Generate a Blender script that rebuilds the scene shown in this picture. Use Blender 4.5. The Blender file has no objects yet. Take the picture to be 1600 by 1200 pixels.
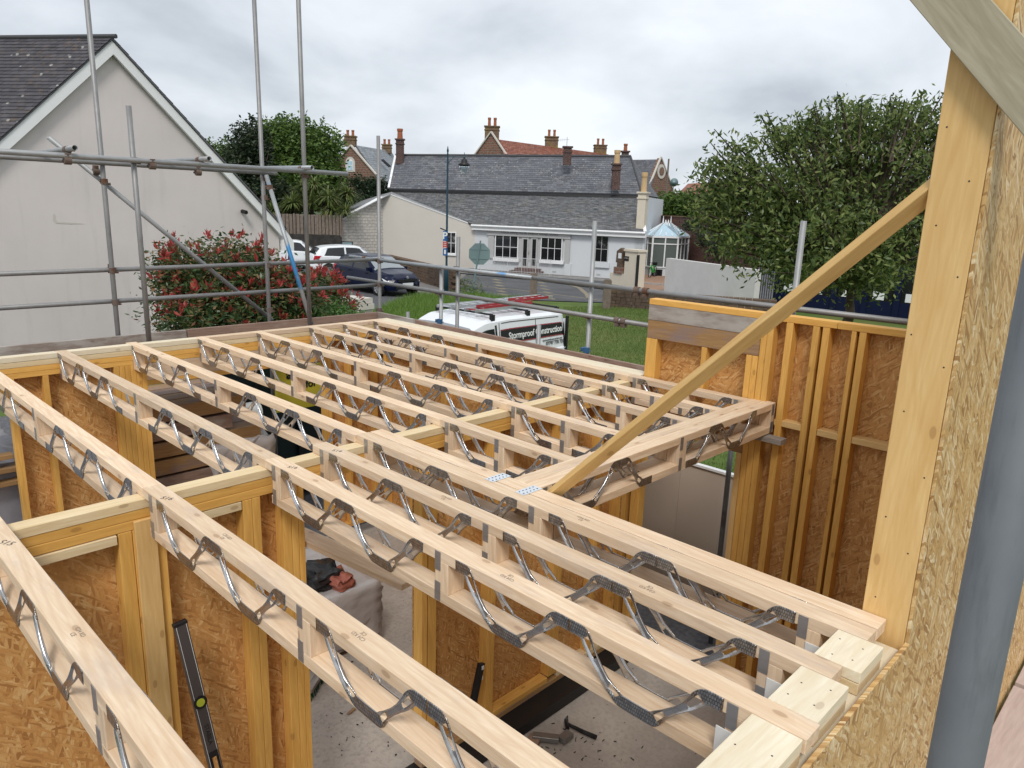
import bpy, math, random
import numpy as np
from mathutils import Vector, Matrix, Quaternion
random.seed(7); RNG = np.random.default_rng(11)
scene = bpy.context.scene
COL = scene.collection
R_ = math.radians
# ------------------------------------------------------------------ camera
CAM = Vector((-1.14231724, -7.06249066, 1.32389226))
CR = Vector((0.69781602, -0.71554969, 0.03227145)); CU = Vector((0.14403493, 0.18431425, 0.97225624)); CF = Vector((0.70164574, 0.67380777, -0.23168158))
FPX = 1154.0871
cd = bpy.data.cameras.new('camera'); cam = bpy.data.objects.new('camera', cd); COL.objects.link(cam)
cam.matrix_world = Matrix(((CR.x, CU.x, -CF.x, CAM.x), (CR.y, CU.y, -CF.y, CAM.y), (CR.z, CU.z, -CF.z, CAM.z), (0, 0, 0, 1)))
cd.sensor_width = 36; cd.lens = 36 * FPX / 1600; cd.clip_start = .05; cd.clip_end = 3000
scene.camera = cam
# ------------------------------------------------------------------ world, sun, exposure
SUN_EL, SUN_AZ = 50, -138      # azimuth of the sun measured from +x towards +y
w = bpy.data.worlds.new("World"); scene.world = w; w.use_nodes = True
nt = w.node_tree; N = nt.nodes; L = nt.links; N.clear()
def nd(tree, t, **k):
    n = tree.nodes.new(t)
    for a, b in k.items(): setattr(n, a, b)
    return n
wo = nd(nt, 'ShaderNodeOutputWorld'); bg = nd(nt, 'ShaderNodeBackground')
sky = nd(nt, 'ShaderNodeTexSky'); sky.sky_type = 'NISHITA'; sky.sun_disc = False
sky.sun_elevation = R_(SUN_EL); sky.sun_rotation = R_(90 - SUN_AZ)
tc = nd(nt, 'ShaderNodeTexCoord')
sep = nd(nt, 'ShaderNodeSeparateXYZ'); L.new(tc.outputs['Generated'], sep.inputs[0])
mx = nd(nt, 'ShaderNodeMath', operation='MAXIMUM'); L.new(sep.outputs['Z'], mx.inputs[0]); mx.inputs[1].default_value = 0.0
ad = nd(nt, 'ShaderNodeMath', operation='ADD'); L.new(mx.outputs[0], ad.inputs[0]); ad.inputs[1].default_value = 0.42
dv = nd(nt, 'ShaderNodeVectorMath', operation='DIVIDE'); L.new(tc.outputs['Generated'], dv.inputs[0]); L.new(ad.outputs[0], dv.inputs[1])
n1 = nd(nt, 'ShaderNodeTexNoise'); n1.inputs['Scale'].default_value = 2.1; n1.inputs['Detail'].default_value = 7; n1.inputs['Roughness'].default_value = .5; n1.inputs['Distortion'].default_value = .25
mpw = nd(nt, 'ShaderNodeMapping'); mpw.inputs['Location'].default_value = (3.1, 1.2, 0); L.new(dv.outputs[0], mpw.inputs[0]); L.new(mpw.outputs[0], n1.inputs['Vector'])
rp = nd(nt, 'ShaderNodeValToRGB'); L.new(n1.outputs['Fac'], rp.inputs[0])
rp.color_ramp.elements[0].position = .27; rp.color_ramp.elements[0].color = (.40, .435, .48, 1)
rp.color_ramp.elements[1].position = .63; rp.color_ramp.elements[1].color = (.73, .765, .80, 1)
e = rp.color_ramp.elements.new(.47); e.color = (.60, .635, .68, 1)
sm = nd(nt, 'ShaderNodeMix', data_type='RGBA'); sm.inputs[0].default_value = .94
ss = nd(nt, 'ShaderNodeVectorMath', operation='SCALE'); ss.inputs['Scale'].default_value = .10; L.new(sky.outputs[0], ss.inputs[0])
L.new(ss.outputs[0], sm.inputs[6]); L.new(rp.outputs[0], sm.inputs[7]); L.new(sm.outputs[2], bg.inputs[0]); L.new(bg.outputs[0], wo.inputs[0])
bg.inputs['Strength'].default_value = 1.0
sd = bpy.data.lights.new('sun', 'SUN'); sd.energy = 1.7; sd.angle = R_(16); sd.color = (1, .96, .9)
so = bpy.data.objects.new('sun', sd); COL.objects.link(so)
dirv = Vector((math.cos(R_(SUN_EL)) * math.cos(R_(SUN_AZ)), math.cos(R_(SUN_EL)) * math.sin(R_(SUN_AZ)), math.sin(R_(SUN_EL))))
so.rotation_euler = dirv.to_track_quat('Z', 'Y').to_euler()
scene.view_settings.view_transform = 'Standard'; scene.view_settings.look = 'None'
scene.view_settings.exposure = 0.42; scene.view_settings.gamma = 1; scene.view_settings.use_curve_mapping = False
# ------------------------------------------------------------------ pixel helpers: real places read off the photograph
HD = Vector((CF.x, CF.y, 0)).normalized()
def ray(u, v): return CF + CR * ((u - 800) / FPX) - CU * ((v - 600) / FPX)
def Q(u, v, D):                     # point seen at (u, v) whose horizontal distance ahead is D
    d = ray(u, v); return CAM + d * (D / d.dot(HD))
GZ = -2.8
def G(u, v, z=GZ):
    d = ray(u, v); return CAM + d * ((z - CAM.z) / d.z)
def onX(u, v, X): d = ray(u, v); return CAM + d * ((X - CAM.x) / d.x)
def onY(u, v, Y): d = ray(u, v); return CAM + d * ((Y - CAM.y) / d.y)
# ------------------------------------------------------------------ materials
MATS = {}
class NT:
    def __init__(s, name):
        s.m = bpy.data.materials.new(name); s.m.use_nodes = True; s.t = s.m.node_tree
        s.b = s.t.nodes['Principled BSDF']; s.tc = s.n('ShaderNodeTexCoord'); s.oi = s.n('ShaderNodeObjectInfo')
    def n(s, t, **k): return nd(s.t, t, **k)
    def l(s, a, b): s.t.links.new(a, b)
    def coords(s, scale=(1, 1, 1), rnd=True, kind='Object'):
        mp = s.n('ShaderNodeMapping'); mp.inputs['Scale'].default_value = scale
        if rnd:
            v = s.n('ShaderNodeVectorMath', operation='SCALE'); cb = s.n('ShaderNodeCombineXYZ')
            for i in range(3): s.l(s.oi.outputs['Random'], cb.inputs[i])
            s.l(cb.outputs[0], v.inputs[0]); v.inputs['Scale'].default_value = 37.3
            a = s.n('ShaderNodeVectorMath', operation='ADD'); s.l(s.tc.outputs[kind], a.inputs[0]); s.l(v.outputs[0], a.inputs[1]); s.l(a.outputs[0], mp.inputs[0])
        else: s.l(s.tc.outputs[kind], mp.inputs[0])
        return mp.outputs[0]
    def noise(s, vec, scale, detail=4, rough=.55, dist=0):
        n = s.n('ShaderNodeTexNoise'); s.l(vec, n.inputs['Vector']); n.inputs['Scale'].default_value = scale; n.inputs['Detail'].default_value = detail
        n.inputs['Roughness'].default_value = rough; n.inputs['Distortion'].default_value = dist; return n.outputs['Fac']
    def voro(s, vec, scale, feature='F1', out='Distance', rnd=1):
        n = s.n('ShaderNodeTexVoronoi', feature=feature); s.l(vec, n.inputs['Vector']); n.inputs['Scale'].default_value = scale; n.inputs['Randomness'].default_value = rnd
        return n.outputs[out]
    def ramp(s, fac, stops, interp='LINEAR'):
        r = s.n('ShaderNodeValToRGB'); s.l(fac, r.inputs[0]); cr = r.color_ramp; cr.interpolation = interp
        cr.elements[0].position = stops[0][0]; cr.elements[0].color = c4(stops[0][1]); cr.elements[1].position = stops[-1][0]; cr.elements[1].color = c4(stops[-1][1])
        for p, c in stops[1:-1]: e = cr.elements.new(p); e.color = c4(c)
        return r.outputs[0]
    def mix(s, fac, a, b, mode='MIX'):
        m = s.n('ShaderNodeMix', data_type='RGBA', blend_type=mode)
        if isinstance(fac, (int, float)): m.inputs[0].default_value = fac
        else: s.l(fac, m.inputs[0])
        for i, x in ((6, a), (7, b)):
            if isinstance(x, (tuple, list)): m.inputs[i].default_value = c4(x)
            else: s.l(x, m.inputs[i])
        return m.outputs[2]
    def math(s, op, a, b=0.0, cl=False):
        m = s.n('ShaderNodeMath', operation=op, use_clamp=cl)
        for i, x in ((0, a), (1, b)):
            if isinstance(x, (int, float)): m.inputs[i].default_value = x
            else: s.l(x, m.inputs[i])
        return m.outputs[0]
    def rng(s, f, a, b, c=0.0, d=1.0):
        m = s.n('ShaderNodeMapRange'); s.l(f, m.inputs[0])
        for i, x in enumerate((a, b, c, d)): m.inputs[i + 1].default_value = x
        return m.outputs[0]
    def bump(s, h, strength=.3, dist=.01, prev=None):
        b = s.n('ShaderNodeBump'); b.inputs['Strength'].default_value = strength; b.inputs['Distance'].default_value = dist; s.l(h, b.inputs['Height'])
        if prev is not None: s.l(prev, b.inputs['Normal'])
        s.l(b.outputs[0], s.b.inputs['Normal']); return b.outputs[0]
    def out(s, col=None, rough=None, metal=None, spec=None):
        for k, x in (('Base Color', col), ('Roughness', rough), ('Metallic', metal), ('Specular IOR Level', spec)):
            if x is None: continue
            if isinstance(x, (int, float)): s.b.inputs[k].default_value = x
            elif isinstance(x, (tuple, list)): s.b.inputs[k].default_value = c4(x)
            else: s.l(x, s.b.inputs[k])
        return s.m
def c4(c): return (c[0], c[1], c[2], 1) if len(c) == 3 else tuple(c)
def wood(name, base, dark, knot=(.16, .07, .03), var=.16, grain=1.0, rough=.62, stain=None, kn=1.0):
    s = NT(name); v = s.coords((1.3, 14, 14)); g = s.noise(v, 2.2, 6, .62, 1.1)
    v2 = s.coords((3, 90, 90)); fg = s.noise(v2, 3, 2, .5)
    v4 = s.coords((.9, 9, 9)); rg = s.n('ShaderNodeTexWave', wave_type='BANDS', bands_direction='DIAGONAL'); s.l(v4, rg.inputs[0]); rg.inputs['Scale'].default_value = 2.3; rg.inputs['Distortion'].default_value = 5.0; rg.inputs['Detail'].default_value = 2; rg.inputs['Detail Scale'].default_value = .7
    c = s.mix(s.rng(g, .32, .7, 0, .9), base, dark)
    c = s.mix(s.math('MULTIPLY', s.rng(rg.outputs['Fac'], .55, 1.0), .28 * grain), c, dark)
    c = s.mix(s.math('MULTIPLY', s.rng(fg, .45, .7), .22 * grain), c, dark)
    # knots
    vk = s.coords((1, 1, 1)); sk = s.n('ShaderNodeSeparateXYZ'); s.l(vk, sk.inputs[0]); ck = s.n('ShaderNodeCombineXYZ'); s.l(s.math('MULTIPLY', sk.outputs['X'], 4.2), ck.inputs[0]); s.l(s.math('MULTIPLY', s.math('ADD', sk.outputs['Y'], sk.outputs['Z']), 9.0), ck.inputs[1])
    vo = s.n('ShaderNodeTexVoronoi', voronoi_dimensions='2D'); s.l(ck.outputs[0], vo.inputs['Vector']); vo.inputs['Scale'].default_value = 1.0
    spk = s.n('ShaderNodeSeparateColor'); s.l(vo.outputs['Color'], spk.inputs[0]); msk = s.math('GREATER_THAN', spk.outputs[0], .80)
    k = s.math('MULTIPLY', s.rng(vo.outputs['Distance'], .075, .105, 1, 0), msk); k2 = s.math('MULTIPLY', s.rng(vo.outputs['Distance'], .10, .30, 1, 0), msk)
    c = s.mix(s.math('MULTIPLY', k, .62 * kn), c, knot)
    c = s.mix(s.math('MULTIPLY', k2, .45 * kn), c, dark)
    if stain:
        st = s.noise(s.coords((1.6, 5, 5)), 1.3, 4, .65); c = s.mix(s.rng(st, stain[1], stain[1] + .17, 0, stain[2]), c, stain[0])
    br = s.math('ADD', s.math('MULTIPLY', s.oi.outputs['Random'], var), 1 - var / 2)
    hs = s.n('ShaderNodeHueSaturation'); s.l(c, hs.inputs['Color']); s.l(br, hs.inputs['Value'])
    s.bump(fg, .12, .002); s.out(hs.outputs[0], rough, spec=.3)
    MATS[name] = s.m; return s.m
wood('joist_wood', (.79, .64, .475), (.60, .42, .26), var=.24, grain=1.3, stain=((.46, .37, .31), .54, .55))
wood('pale_wood', (.78, .71, .56), (.66, .55, .37), var=.10, stain=((.5, .42, .36), .62, .3), kn=.6)
wood('plate_wood', (.74, .61, .40), (.58, .43, .23), var=.14, stain=((.40, .38, .30), .62, .4))
wood('yellow_wood', (.80, .47, .13), (.62, .32, .07), var=.22, stain=((.30, .17, .07), .66, .6))
wood('post_wood', (.74, .51, .23), (.62, .38, .14), var=.05, knot=(.22, .08, .03))
wood('brace_wood', (.68, .46, .19), (.54, .32, .11), var=.05)
wood('grey_wood', (.33, .28, .24), (.19, .15, .13), var=.2, stain=((.42, .40, .37), .42, .8))
wood('green_wood', (.46, .42, .31), (.31, .27, .18), var=.05, knot=(.14, .09, .05))
wood('old_board', (.34, .23, .18), (.20, .13, .10), var=.25, stain=((.4, .36, .32), .55, .7))
wood('header_wood', (.42, .26, .11), (.27, .15, .07), var=.2, stain=((.25, .19, .19), .5, .8))
def osb(name, cols, scale=1.0, contrast=.5):
    s = NT(name); res = None; h = None
    v0 = s.coords((1, 1, 1)); sp0 = s.n('ShaderNodeSeparateXYZ'); s.l(v0, sp0.inputs[0]); cb0 = s.n('ShaderNodeCombineXYZ'); s.l(sp0.outputs['X'], cb0.inputs[0]); s.l(s.math('ADD', sp0.outputs['Y'], sp0.outputs['Z']), cb0.inputs[1]); v = cb0.outputs[0]
    for i, (sx, rot) in enumerate((((10, 52), 25), ((12, 44), -38), ((13, 60), 78), ((9, 58), 8), ((14, 70), -12), ((11, 90), 50))):
        nz = s.n('ShaderNodeTexNoise'); s.l(v, nz.inputs['Vector']); nz.inputs['Scale'].default_value = 9 + i
        av = s.n('ShaderNodeVectorMath', operation='MULTIPLY_ADD'); s.l(nz.outputs['Color'], av.inputs[0]); av.inputs[1].default_value = (.022, .022, 0); s.l(v, av.inputs[2])
        mp = s.n('ShaderNodeMapping'); mp.inputs['Rotation'].default_value = (0, 0, R_(rot)); mp.inputs['Scale'].default_value = (1, 1, 1); s.l(av.outputs[0], mp.inputs[0])
        mq = s.n('ShaderNodeVectorMath', operation='MULTIPLY'); s.l(mp.outputs[0], mq.inputs[0]); mq.inputs[1].default_value = (sx[0] * scale, sx[1] * scale, 1); mo = s.n('ShaderNodeVectorMath', operation='ADD'); s.l(mq.outputs[0], mo.inputs[0]); mo.inputs[1].default_value = (i * 3.13, i * 1.71, i * 2.3)
        vo = s.n('ShaderNodeTexVoronoi', voronoi_dimensions='2D'); s.l(mo.outputs[0], vo.inputs['Vector']); vo.inputs['Scale'].default_value = 1
        sp = s.n('ShaderNodeSeparateColor'); s.l(vo.outputs['Color'], sp.inputs[0])
        c = s.ramp(sp.outputs[0], [(0, cols[0]), (.3, cols[1]), (.75, cols[2]), (1, cols[3])])
        fg = s.noise(mo.outputs[0], 3.0, 3, .6); c = s.mix(s.rng(fg, .45, .7, 0, .35), c, cols[0])
        ed = s.rng(vo.outputs['Distance'], .38, .7, 0, .45 * contrast * 2); c = s.mix(ed, c, cols[0])
        if res is None: res = c; h = sp.outputs[0]
        else:
            mk = s.math('GREATER_THAN', sp.outputs[1], .66); res = s.mix(mk, res, c); h = s.math('ADD', h, s.math('MULTIPLY', sp.outputs[2], mk))
    big = s.noise(v, 1.6, 4, .6); res = s.mix(s.rng(big, .4, .7, 0, .35), res, cols[1])
    sh = s.noise(v, 55, 2); res = s.mix(s.rng(sh, .70, .75, 0, .6), res, (.06, .03, .015))
    s.bump(h, .3, .002); s.out(res, .6, spec=.25); MATS[name] = s.m
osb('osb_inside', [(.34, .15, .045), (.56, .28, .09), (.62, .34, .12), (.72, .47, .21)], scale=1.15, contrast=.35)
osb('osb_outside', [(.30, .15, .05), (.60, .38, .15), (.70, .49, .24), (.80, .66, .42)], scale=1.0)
def galv(name, a, b, rough=.42, metal=.75, tint=None, plates=False, rust=0.0):
    s = NT(name); v = s.coords((1, 1, 1)); n = s.noise(v, 9, 5, .6); c = s.mix(n, a, b)
    n2 = s.noise(s.coords((4, 30, 30)), 1.5, 5, .7); c = s.mix(s.rng(n2, .5, .7, 0, .4), c, (a[0] * .5, a[1] * .5, a[2] * .5))
    if tint:
        n3 = s.noise(s.coords((1.2, 1, 1)), 1.6, 3, .5); c = s.mix(s.rng(n3, tint[1], tint[1] + .05, 0, .9), c, tint[0])
    if rust:
        n4 = s.noise(s.coords((1, 1, 1)), 5, 6, .7); c = s.mix(s.rng(n4, .62 - rust, .72 - rust), c, (.12, .05, .025))
    if plates:
        vv = s.coords((1, 0, 1), rnd=False); br = s.n('ShaderNodeTexBrick'); mp = s.n('ShaderNodeMapping'); mp.inputs['Rotation'].default_value = (R_(90), 0, 0); s.l(vv, mp.inputs[0]); s.l(mp.outputs[0], br.inputs[0])
        br.inputs['Scale'].default_value = 1; br.inputs['Brick Width'].default_value = .0085; br.inputs['Row Height'].default_value = .012; br.inputs['Mortar Size'].default_value = .0013; br.inputs['Mortar Smooth'].default_value = .3
        br.inputs['Color1'].default_value = (1, 1, 1, 1); br.inputs['Color2'].default_value = (.6, .6, .6, 1); br.inputs['Mortar'].default_value = (.28, .28, .28, 1)
        sx = s.n('ShaderNodeSeparateXYZ'); s.l(vv, sx.inputs[0])
        m = s.math('ADD', s.math('GREATER_THAN', sx.outputs['Z'], -.046), s.math('LESS_THAN', sx.outputs['Z'], -.179), cl=True)
        c = s.mix(m, c, s.mix(1.0, c, br.outputs[0], 'MULTIPLY'))
    s.bump(n2, .1, .002); s.out(c, rough, metal); MATS[name] = s.m
galv('web_metal', (.46, .46, .47), (.62, .63, .64), .25, .85, plates=True)
galv('plate_metal', (.32, .32, .33), (.42, .42, .43), .42, .7, plates=False)
galv('hanger_metal', (.66, .72, .78), (.75, .8, .85), .4, .4)
galv('tube_metal', (.20, .20, .205), (.32, .32, .315), .55, .45)
galv('tube_light', (.27, .28, .29), (.40, .41, .41), .55, .45)
galv('tube_blue_paint', (.30, .32, .34), (.42, .44, .45), .5, .4, tint=((.02, .22, .50), .50))
galv('tube_spot', (.27, .30, .33), (.40, .42, .43), .5, .5, tint=((.05, .20, .42), .62))
galv('near_tube', (.12, .135, .15), (.20, .215, .23), .6, .3, tint=((.09, .09, .11), .6))
galv('coupler_rust', (.10, .07, .06), (.20, .15, .12), .8, .2, rust=.1)
def plain(name, col, rough=.6, metal=0, var=0.0, nscale=3, namt=.15, bump=0, bscale=30, spec=.4):
    s = NT(name); n = s.noise(s.coords((1, 1, 1)), nscale, 5, .6)
    c = s.mix(s.rng(n, .35, .7, 0, namt * 2), col, tuple(x * .55 for x in col))
    if var:
        br = s.math('ADD', s.math('MULTIPLY', s.oi.outputs['Random'], var), 1 - var / 2); hs = s.n('ShaderNodeHueSaturation'); s.l(c, hs.inputs['Color']); s.l(br, hs.inputs['Value']); c = hs.outputs[0]
    if bump: s.bump(s.noise(s.coords((1, 1, 1)), bscale, 4, .6), bump, .01)
    s.out(c, rough, metal, spec); MATS[name] = s.m; return s
plain('white_paint', (.78, .79, .80), .5, namt=.04)
plain('facade_white', (.58, .605, .63), .8, namt=.05, nscale=.6, bump=.3, bscale=9)
plain('garden_white', (.62, .61, .59), .85, namt=.12, nscale=1.2, bump=.6, bscale=4)
plain('side_cream', (.56, .53, .48), .85, namt=.06, nscale=.5, bump=.5, bscale=5)
plain('cream', (.62, .56, .46), .8, namt=.06)
plain('grey_trim', (.42, .42, .42), .6, namt=.04)
plain('rail_grey', (.5, .51, .52), .5, namt=.04)
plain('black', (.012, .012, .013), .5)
plain('black_gloss', (.015, .015, .017), .2)
plain('dark_glass', (.012, .013, .015), .06, spec=.6, namt=0)
plain('rubber', (.015, .015, .015), .8)
plain('alloy', (.55, .56, .58), .3, .7)
plain('red_paint', (.30, .03, .035), .5)
plain('tail_red', (.4, .01, .02), .15)
plain('lamp_white', (.8, .82, .85), .1)
plain('car_white', (.72, .75, .78), .18, namt=.02, spec=.6)
plain('car_blue', (.003, .006, .028), .22, .0, namt=.02, spec=.25)
plain('sign_blue', (.015, .10, .32), .4, namt=0)
plain('sign_red', (.5, .05, .04), .4, namt=0)
plain('sign_back', (.20, .28, .29), .45, .3, namt=.05)
plain('lamp_post_paint', (.012, .05, .08), .35)
plain('aluminium', (.55, .57, .58), .35, .8)
plain('machine_green', (.006, .016, .018), .45)
plain('yellow_sign', (.55, .45, .04), .5, namt=.05)
plain('board_beige', (.50, .42, .35), .8, namt=.05, nscale=1.5)
plain('wrap', (.50, .47, .46), .2, namt=.25, nscale=3, bump=.9, bscale=6, spec=.6)
plain('wrap_grey', (.36, .36, .40), .25, namt=.25, nscale=2, bump=.9, bscale=5, spec=.6)
plain('bag_red', (.42, .14, .10), .3, namt=.3, bump=.6, bscale=12)
plain('bag_dark', (.03, .032, .035), .3, namt=.3, bump=.6, bscale=12)
plain('bag_pale', (.5, .42, .40), .3, namt=.3, bump=.6, bscale=12)
plain('broom_green', (.004, .10, .06), .7)
plain('level_grey', (.09, .08, .08), .35, .3, namt=.05)
plain('vial', (.45, .5, .05), .1)
plain('steel_dark', (.05, .05, .055), .4, .6)
plain('bolster', (.22, .21, .20), .4, .5)
plain('pot_orange', (.33, .11, .05), .7)
plain('pot_buff', (.55, .38, .20), .7)
plain('bike_green', (.04, .42, .06), .3)
plain('post_timber', (.20, .16, .13), .9, namt=.4, nscale=6, bump=.6)
plain('shop_blue', (.004, .008, .035), .5, spec=.2)
plain('conserv_roof', (.38, .56, .66), .15, namt=.1, spec=.7)
plain('ridge_tile', (.07, .07, .075), .8)
plain('lead', (.12, .12, .13), .6, namt=.2)
plain('bark', (.10, .075, .055), .9, namt=.4, nscale=8, bump=.8)
plain('paper_white', (.7, .72, .72), .5, namt=0)
plain('rust_red_pencil', (.5, .08, .06), .6)
plain('ink', (.02, .02, .03), .6, namt=0)
plain('stamp_ink', (.28, .22, .17), .7, namt=0)
plain('pipe_white', (.6, .62, .6), .4)
plain('blue_cap', (.04, .12, .25), .5, var=.3)
def brick_like(name, c1, c2, mortar, scale, bw, rh, ms, axis='wall', bump=.5, lich=None):
    s = NT(name); v = s.coords((1, 1, 1), rnd=False, kind='Object')
    wv = s.noise(v, 2.5, 3); av = s.n('ShaderNodeVectorMath', operation='MULTIPLY_ADD')
    cb = s.n('ShaderNodeCombineXYZ'); s.l(wv, cb.inputs[0]); s.l(wv, cb.inputs[1]); s.l(wv, cb.inputs[2]); s.l(cb.outputs[0], av.inputs[0]); av.inputs[1].default_value = (.12, .12, .12); s.l(v, av.inputs[2])
    mp = s.n('ShaderNodeMapping'); mp.inputs['Rotation'].default_value = (R_(-90), 0, 0); s.l(av.outputs[0], mp.inputs[0])
    br = s.n('ShaderNodeTexBrick'); s.l(mp.outputs[0], br.inputs[0]); br.inputs['Scale'].default_value = scale; br.inputs['Brick Width'].default_value = bw; br.inputs['Row Height'].default_value = rh
    br.inputs['Mortar Size'].default_value = ms; br.inputs['Mortar Smooth'].default_value = .4; br.inputs['Color1'].default_value = c4(c1); br.inputs['Color2'].default_value = c4(c2); br.inputs['Mortar'].default_value = c4(mortar); br.inputs['Bias'].default_value = 0
    n = s.noise(v, 5, 5, .65); c = s.mix(s.rng(n, .4, .7, 0, .55), br.outputs[0], tuple(x * .45 for x in c1))
    if lich: n5 = s.noise(v, 1.5, 5, .7); c = s.mix(s.rng(n5, .52, .62, 0, .7), c, lich)
    inv = s.math('SUBTRACT', 1.0, br.outputs['Fac']); s.bump(inv, bump, .03); s.out(c, .9, spec=.2); MATS[name] = s.m
brick_like('granite', (.25, .12, .085), (.17, .10, .075), (.26, .22, .18), 1, .42, .22, .03)
brick_like('rubble', (.16, .105, .07), (.10, .07, .055), (.13, .11, .09), 1, .34, .16, .02)
brick_like('chimney_stone', (.20, .13, .08), (.15, .10, .07), (.2, .17, .13), 1, .45, .25, .02, lich=(.26, .19, .05))
brick_like('rough_cream', (.56, .53, .48), (.52, .49, .45), (.44, .42, .39), 1, .38, .2, .03, bump=.9)
brick_like('dark_brick', (.11, .05, .04), (.07, .035, .03), (.2, .18, .17), 1, .225, .075, .012)
brick_like('garden_brick', (.17, .075, .06), (.12, .06, .05), (.12, .09, .08), 1, .3, .12, .02)
def slate_mat(name, a, b, lich, amt):
    s = NT(name); g = s.n('ShaderNodeNewGeometry'); c = s.ramp(g.outputs['Random Per Island'], [(0, a), (.6, b), (1, tuple(x * 1.25 for x in b))])
    v = s.coords((1, 1, 1), rnd=False); n = s.noise(v, 1.1, 4, .6); n2 = s.noise(v, 7, 3, .6)
    k = s.math('MULTIPLY', s.rng(n, .45, .65), s.rng(n2, .5, .64)); c = s.mix(s.math('MULTIPLY', k, amt), c, lich)
    n3 = s.noise(v, .35, 3, .5); c = s.mix(s.rng(n3, .45, .62, 0, .45), c, tuple(x * 1.5 for x in a))
    n4 = s.voro(v, 2.8); c = s.mix(s.rng(n4, .10, .14, .75, 0), c, (.42, .42, .40))
    s.out(c, .62, spec=.35); MATS[name] = s.m
slate_mat('slate', (.075, .078, .092), (.115, .12, .135), (.26, .26, .23), .8)
slate_mat('slate_dark', (.036, .034, .040), (.066, .062, .070), (.20, .13, .07), .55)
slate_mat('slate_low', (.14, .145, .155), (.24, .245, .255), (.32, .29, .22), 1.0)
slate_mat('slate_pale', (.17, .19, .21), (.23, .25, .27), (.3, .3, .3), .3)
slate_mat('pantile', (.20, .075, .052), (.30, .125, .085), (.30, .20, .14), .7)
def leafmat(name, cols, rough=.5, trans=.25):
    s = NT(name); g = s.n('ShaderNodeNewGeometry'); c = s.ramp(g.outputs['Random Per Island'], cols)
    s.out(c, rough, spec=.35); s.b.inputs['Transmission Weight'].default_value = 0
    tr = s.n('ShaderNodeBsdfTranslucent'); s.l(c, tr.inputs[0]); ms = s.n('ShaderNodeMixShader'); ms.inputs[0].default_value = trans
    o = s.t.nodes['Material Output']; s.l(s.b.outputs[0], ms.inputs[1]); s.l(tr.outputs[0], ms.inputs[2]); s.l(ms.outputs[0], o.inputs[0]); MATS[name] = s.m
leafmat('leaf_cherry', [(0, (.04, .07, .020)), (.4, (.10, .155, .04)), (1, (.26, .30, .10))], .4, .4)
leafmat('leaf_mid', [(0, (.045, .09, .02)), (.6, (.09, .155, .03)), (1, (.14, .21, .05))])
leafmat('leaf_dark', [(0, (.012, .028, .012)), (.7, (.03, .05, .02)), (1, (.06, .07, .035))])
leafmat('leaf_hedge', [(0, (.010, .025, .010)), (1, (.03, .055, .02))])
leafmat('leaf_palm', [(0, (.07, .11, .025)), (.7, (.14, .18, .05)), (1, (.24, .24, .11))])
leafmat('leaf_photinia', [(0, (.025, .055, .018)), (.55, (.055, .10, .028)), (.8, (.13, .13, .045)), (1, (.26, .12, .06))], .35)
leafmat('leaf_red', [(0, (.24, .03, .03)), (.5, (.42, .06, .06)), (1, (.52, .14, .09))], .4, .3)
leafmat('leaf_ground', [(0, (.03, .09, .015)), (1, (.09, .18, .03))])
leafmat('grass_blade', [(0, (.07, .125, .022)), (.6, (.12, .19, .04)), (1, (.24, .26, .09))])
leafmat('grass_long', [(0, (.07, .15, .02)), (.6, (.13, .24, .04)), (1, (.24, .32, .08))])
def ground(name, a, b, sc, bump=.3, c2=None, fine=60):
    s = NT(name); v = s.coords((1, 1, 1), rnd=False); n = s.noise(v, sc, 6, .6); c = s.mix(s.rng(n, .35, .65), a, b); f = s.noise(v, fine, 3, .6); c = s.mix(s.rng(f, .45, .7, 0, .4), c, tuple(x * .5 for x in a))
    if c2: m = s.noise(v, .35, 4, .6); c = s.mix(s.rng(m, .45, .6, 0, .7), c, c2)
    s.bump(f, bump, .01); s.out(c, .9, spec=.2); MATS[name] = s.m
ground('lawn', (.07, .115, .025), (.10, .155, .035), 1.2, c2=(.14, .15, .05))
ground('asphalt', (.085, .088, .095), (.12, .122, .128), .8, .2, fine=90)
ground('pavement', (.17, .16, .155), (.22, .21, .20), 1.5)
ground('kerb', (.30, .30, .29), (.38, .37, .36), 2)
ground('gravel', (.09, .09, .10), (.16, .16, .17), 20, .9, fine=40)
ground('drive_gravel', (.28, .17, .12), (.36, .24, .17), 6, .6)
ground('concrete', (.42, .37, .325), (.54, .49, .43), 1.9, .6, c2=(.31, .27, .235), fine=30)
ground('road_paint', (.20, .175, .13), (.30, .26, .19), 5)
ground('earth', (.03, .028, .026), (.06, .055, .05), 3)
ground('far_field', (.05, .08, .03), (.07, .10, .04), .1)
s = NT('render_pink'); v = s.coords((1, 1, 1), rnd=False); n = s.noise(v, .45, 5, .6); c = s.mix(s.rng(n, .35, .7), (.66, .60, .585), (.59, .54, .53))
st = s.noise(s.coords((3, 3, .35), rnd=False), 1.0, 4, .6); c = s.mix(s.rng(st, .55, .75, 0, .22), c, (.40, .375, .365)); s.bump(s.noise(v, 60, 3), .15, .01); s.out(c, .9, spec=.15); MATS['render_pink'] = s.m
s = NT('glass_clear'); s.out((.6, .7, .75), .05); s.b.inputs['Transmission Weight'].default_value = .85; s.b.inputs['IOR'].default_value = 1.1; MATS['glass_clear'] = s.m
s = NT('screen_glass'); s.out((.25, .28, .30), .05, 0, .9); MATS['screen_glass'] = s.m
s = NT('shade_glass'); s.out((.10, .12, .11), .08, 0, .7); MATS['shade_glass'] = s.m
M = MATS
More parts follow.
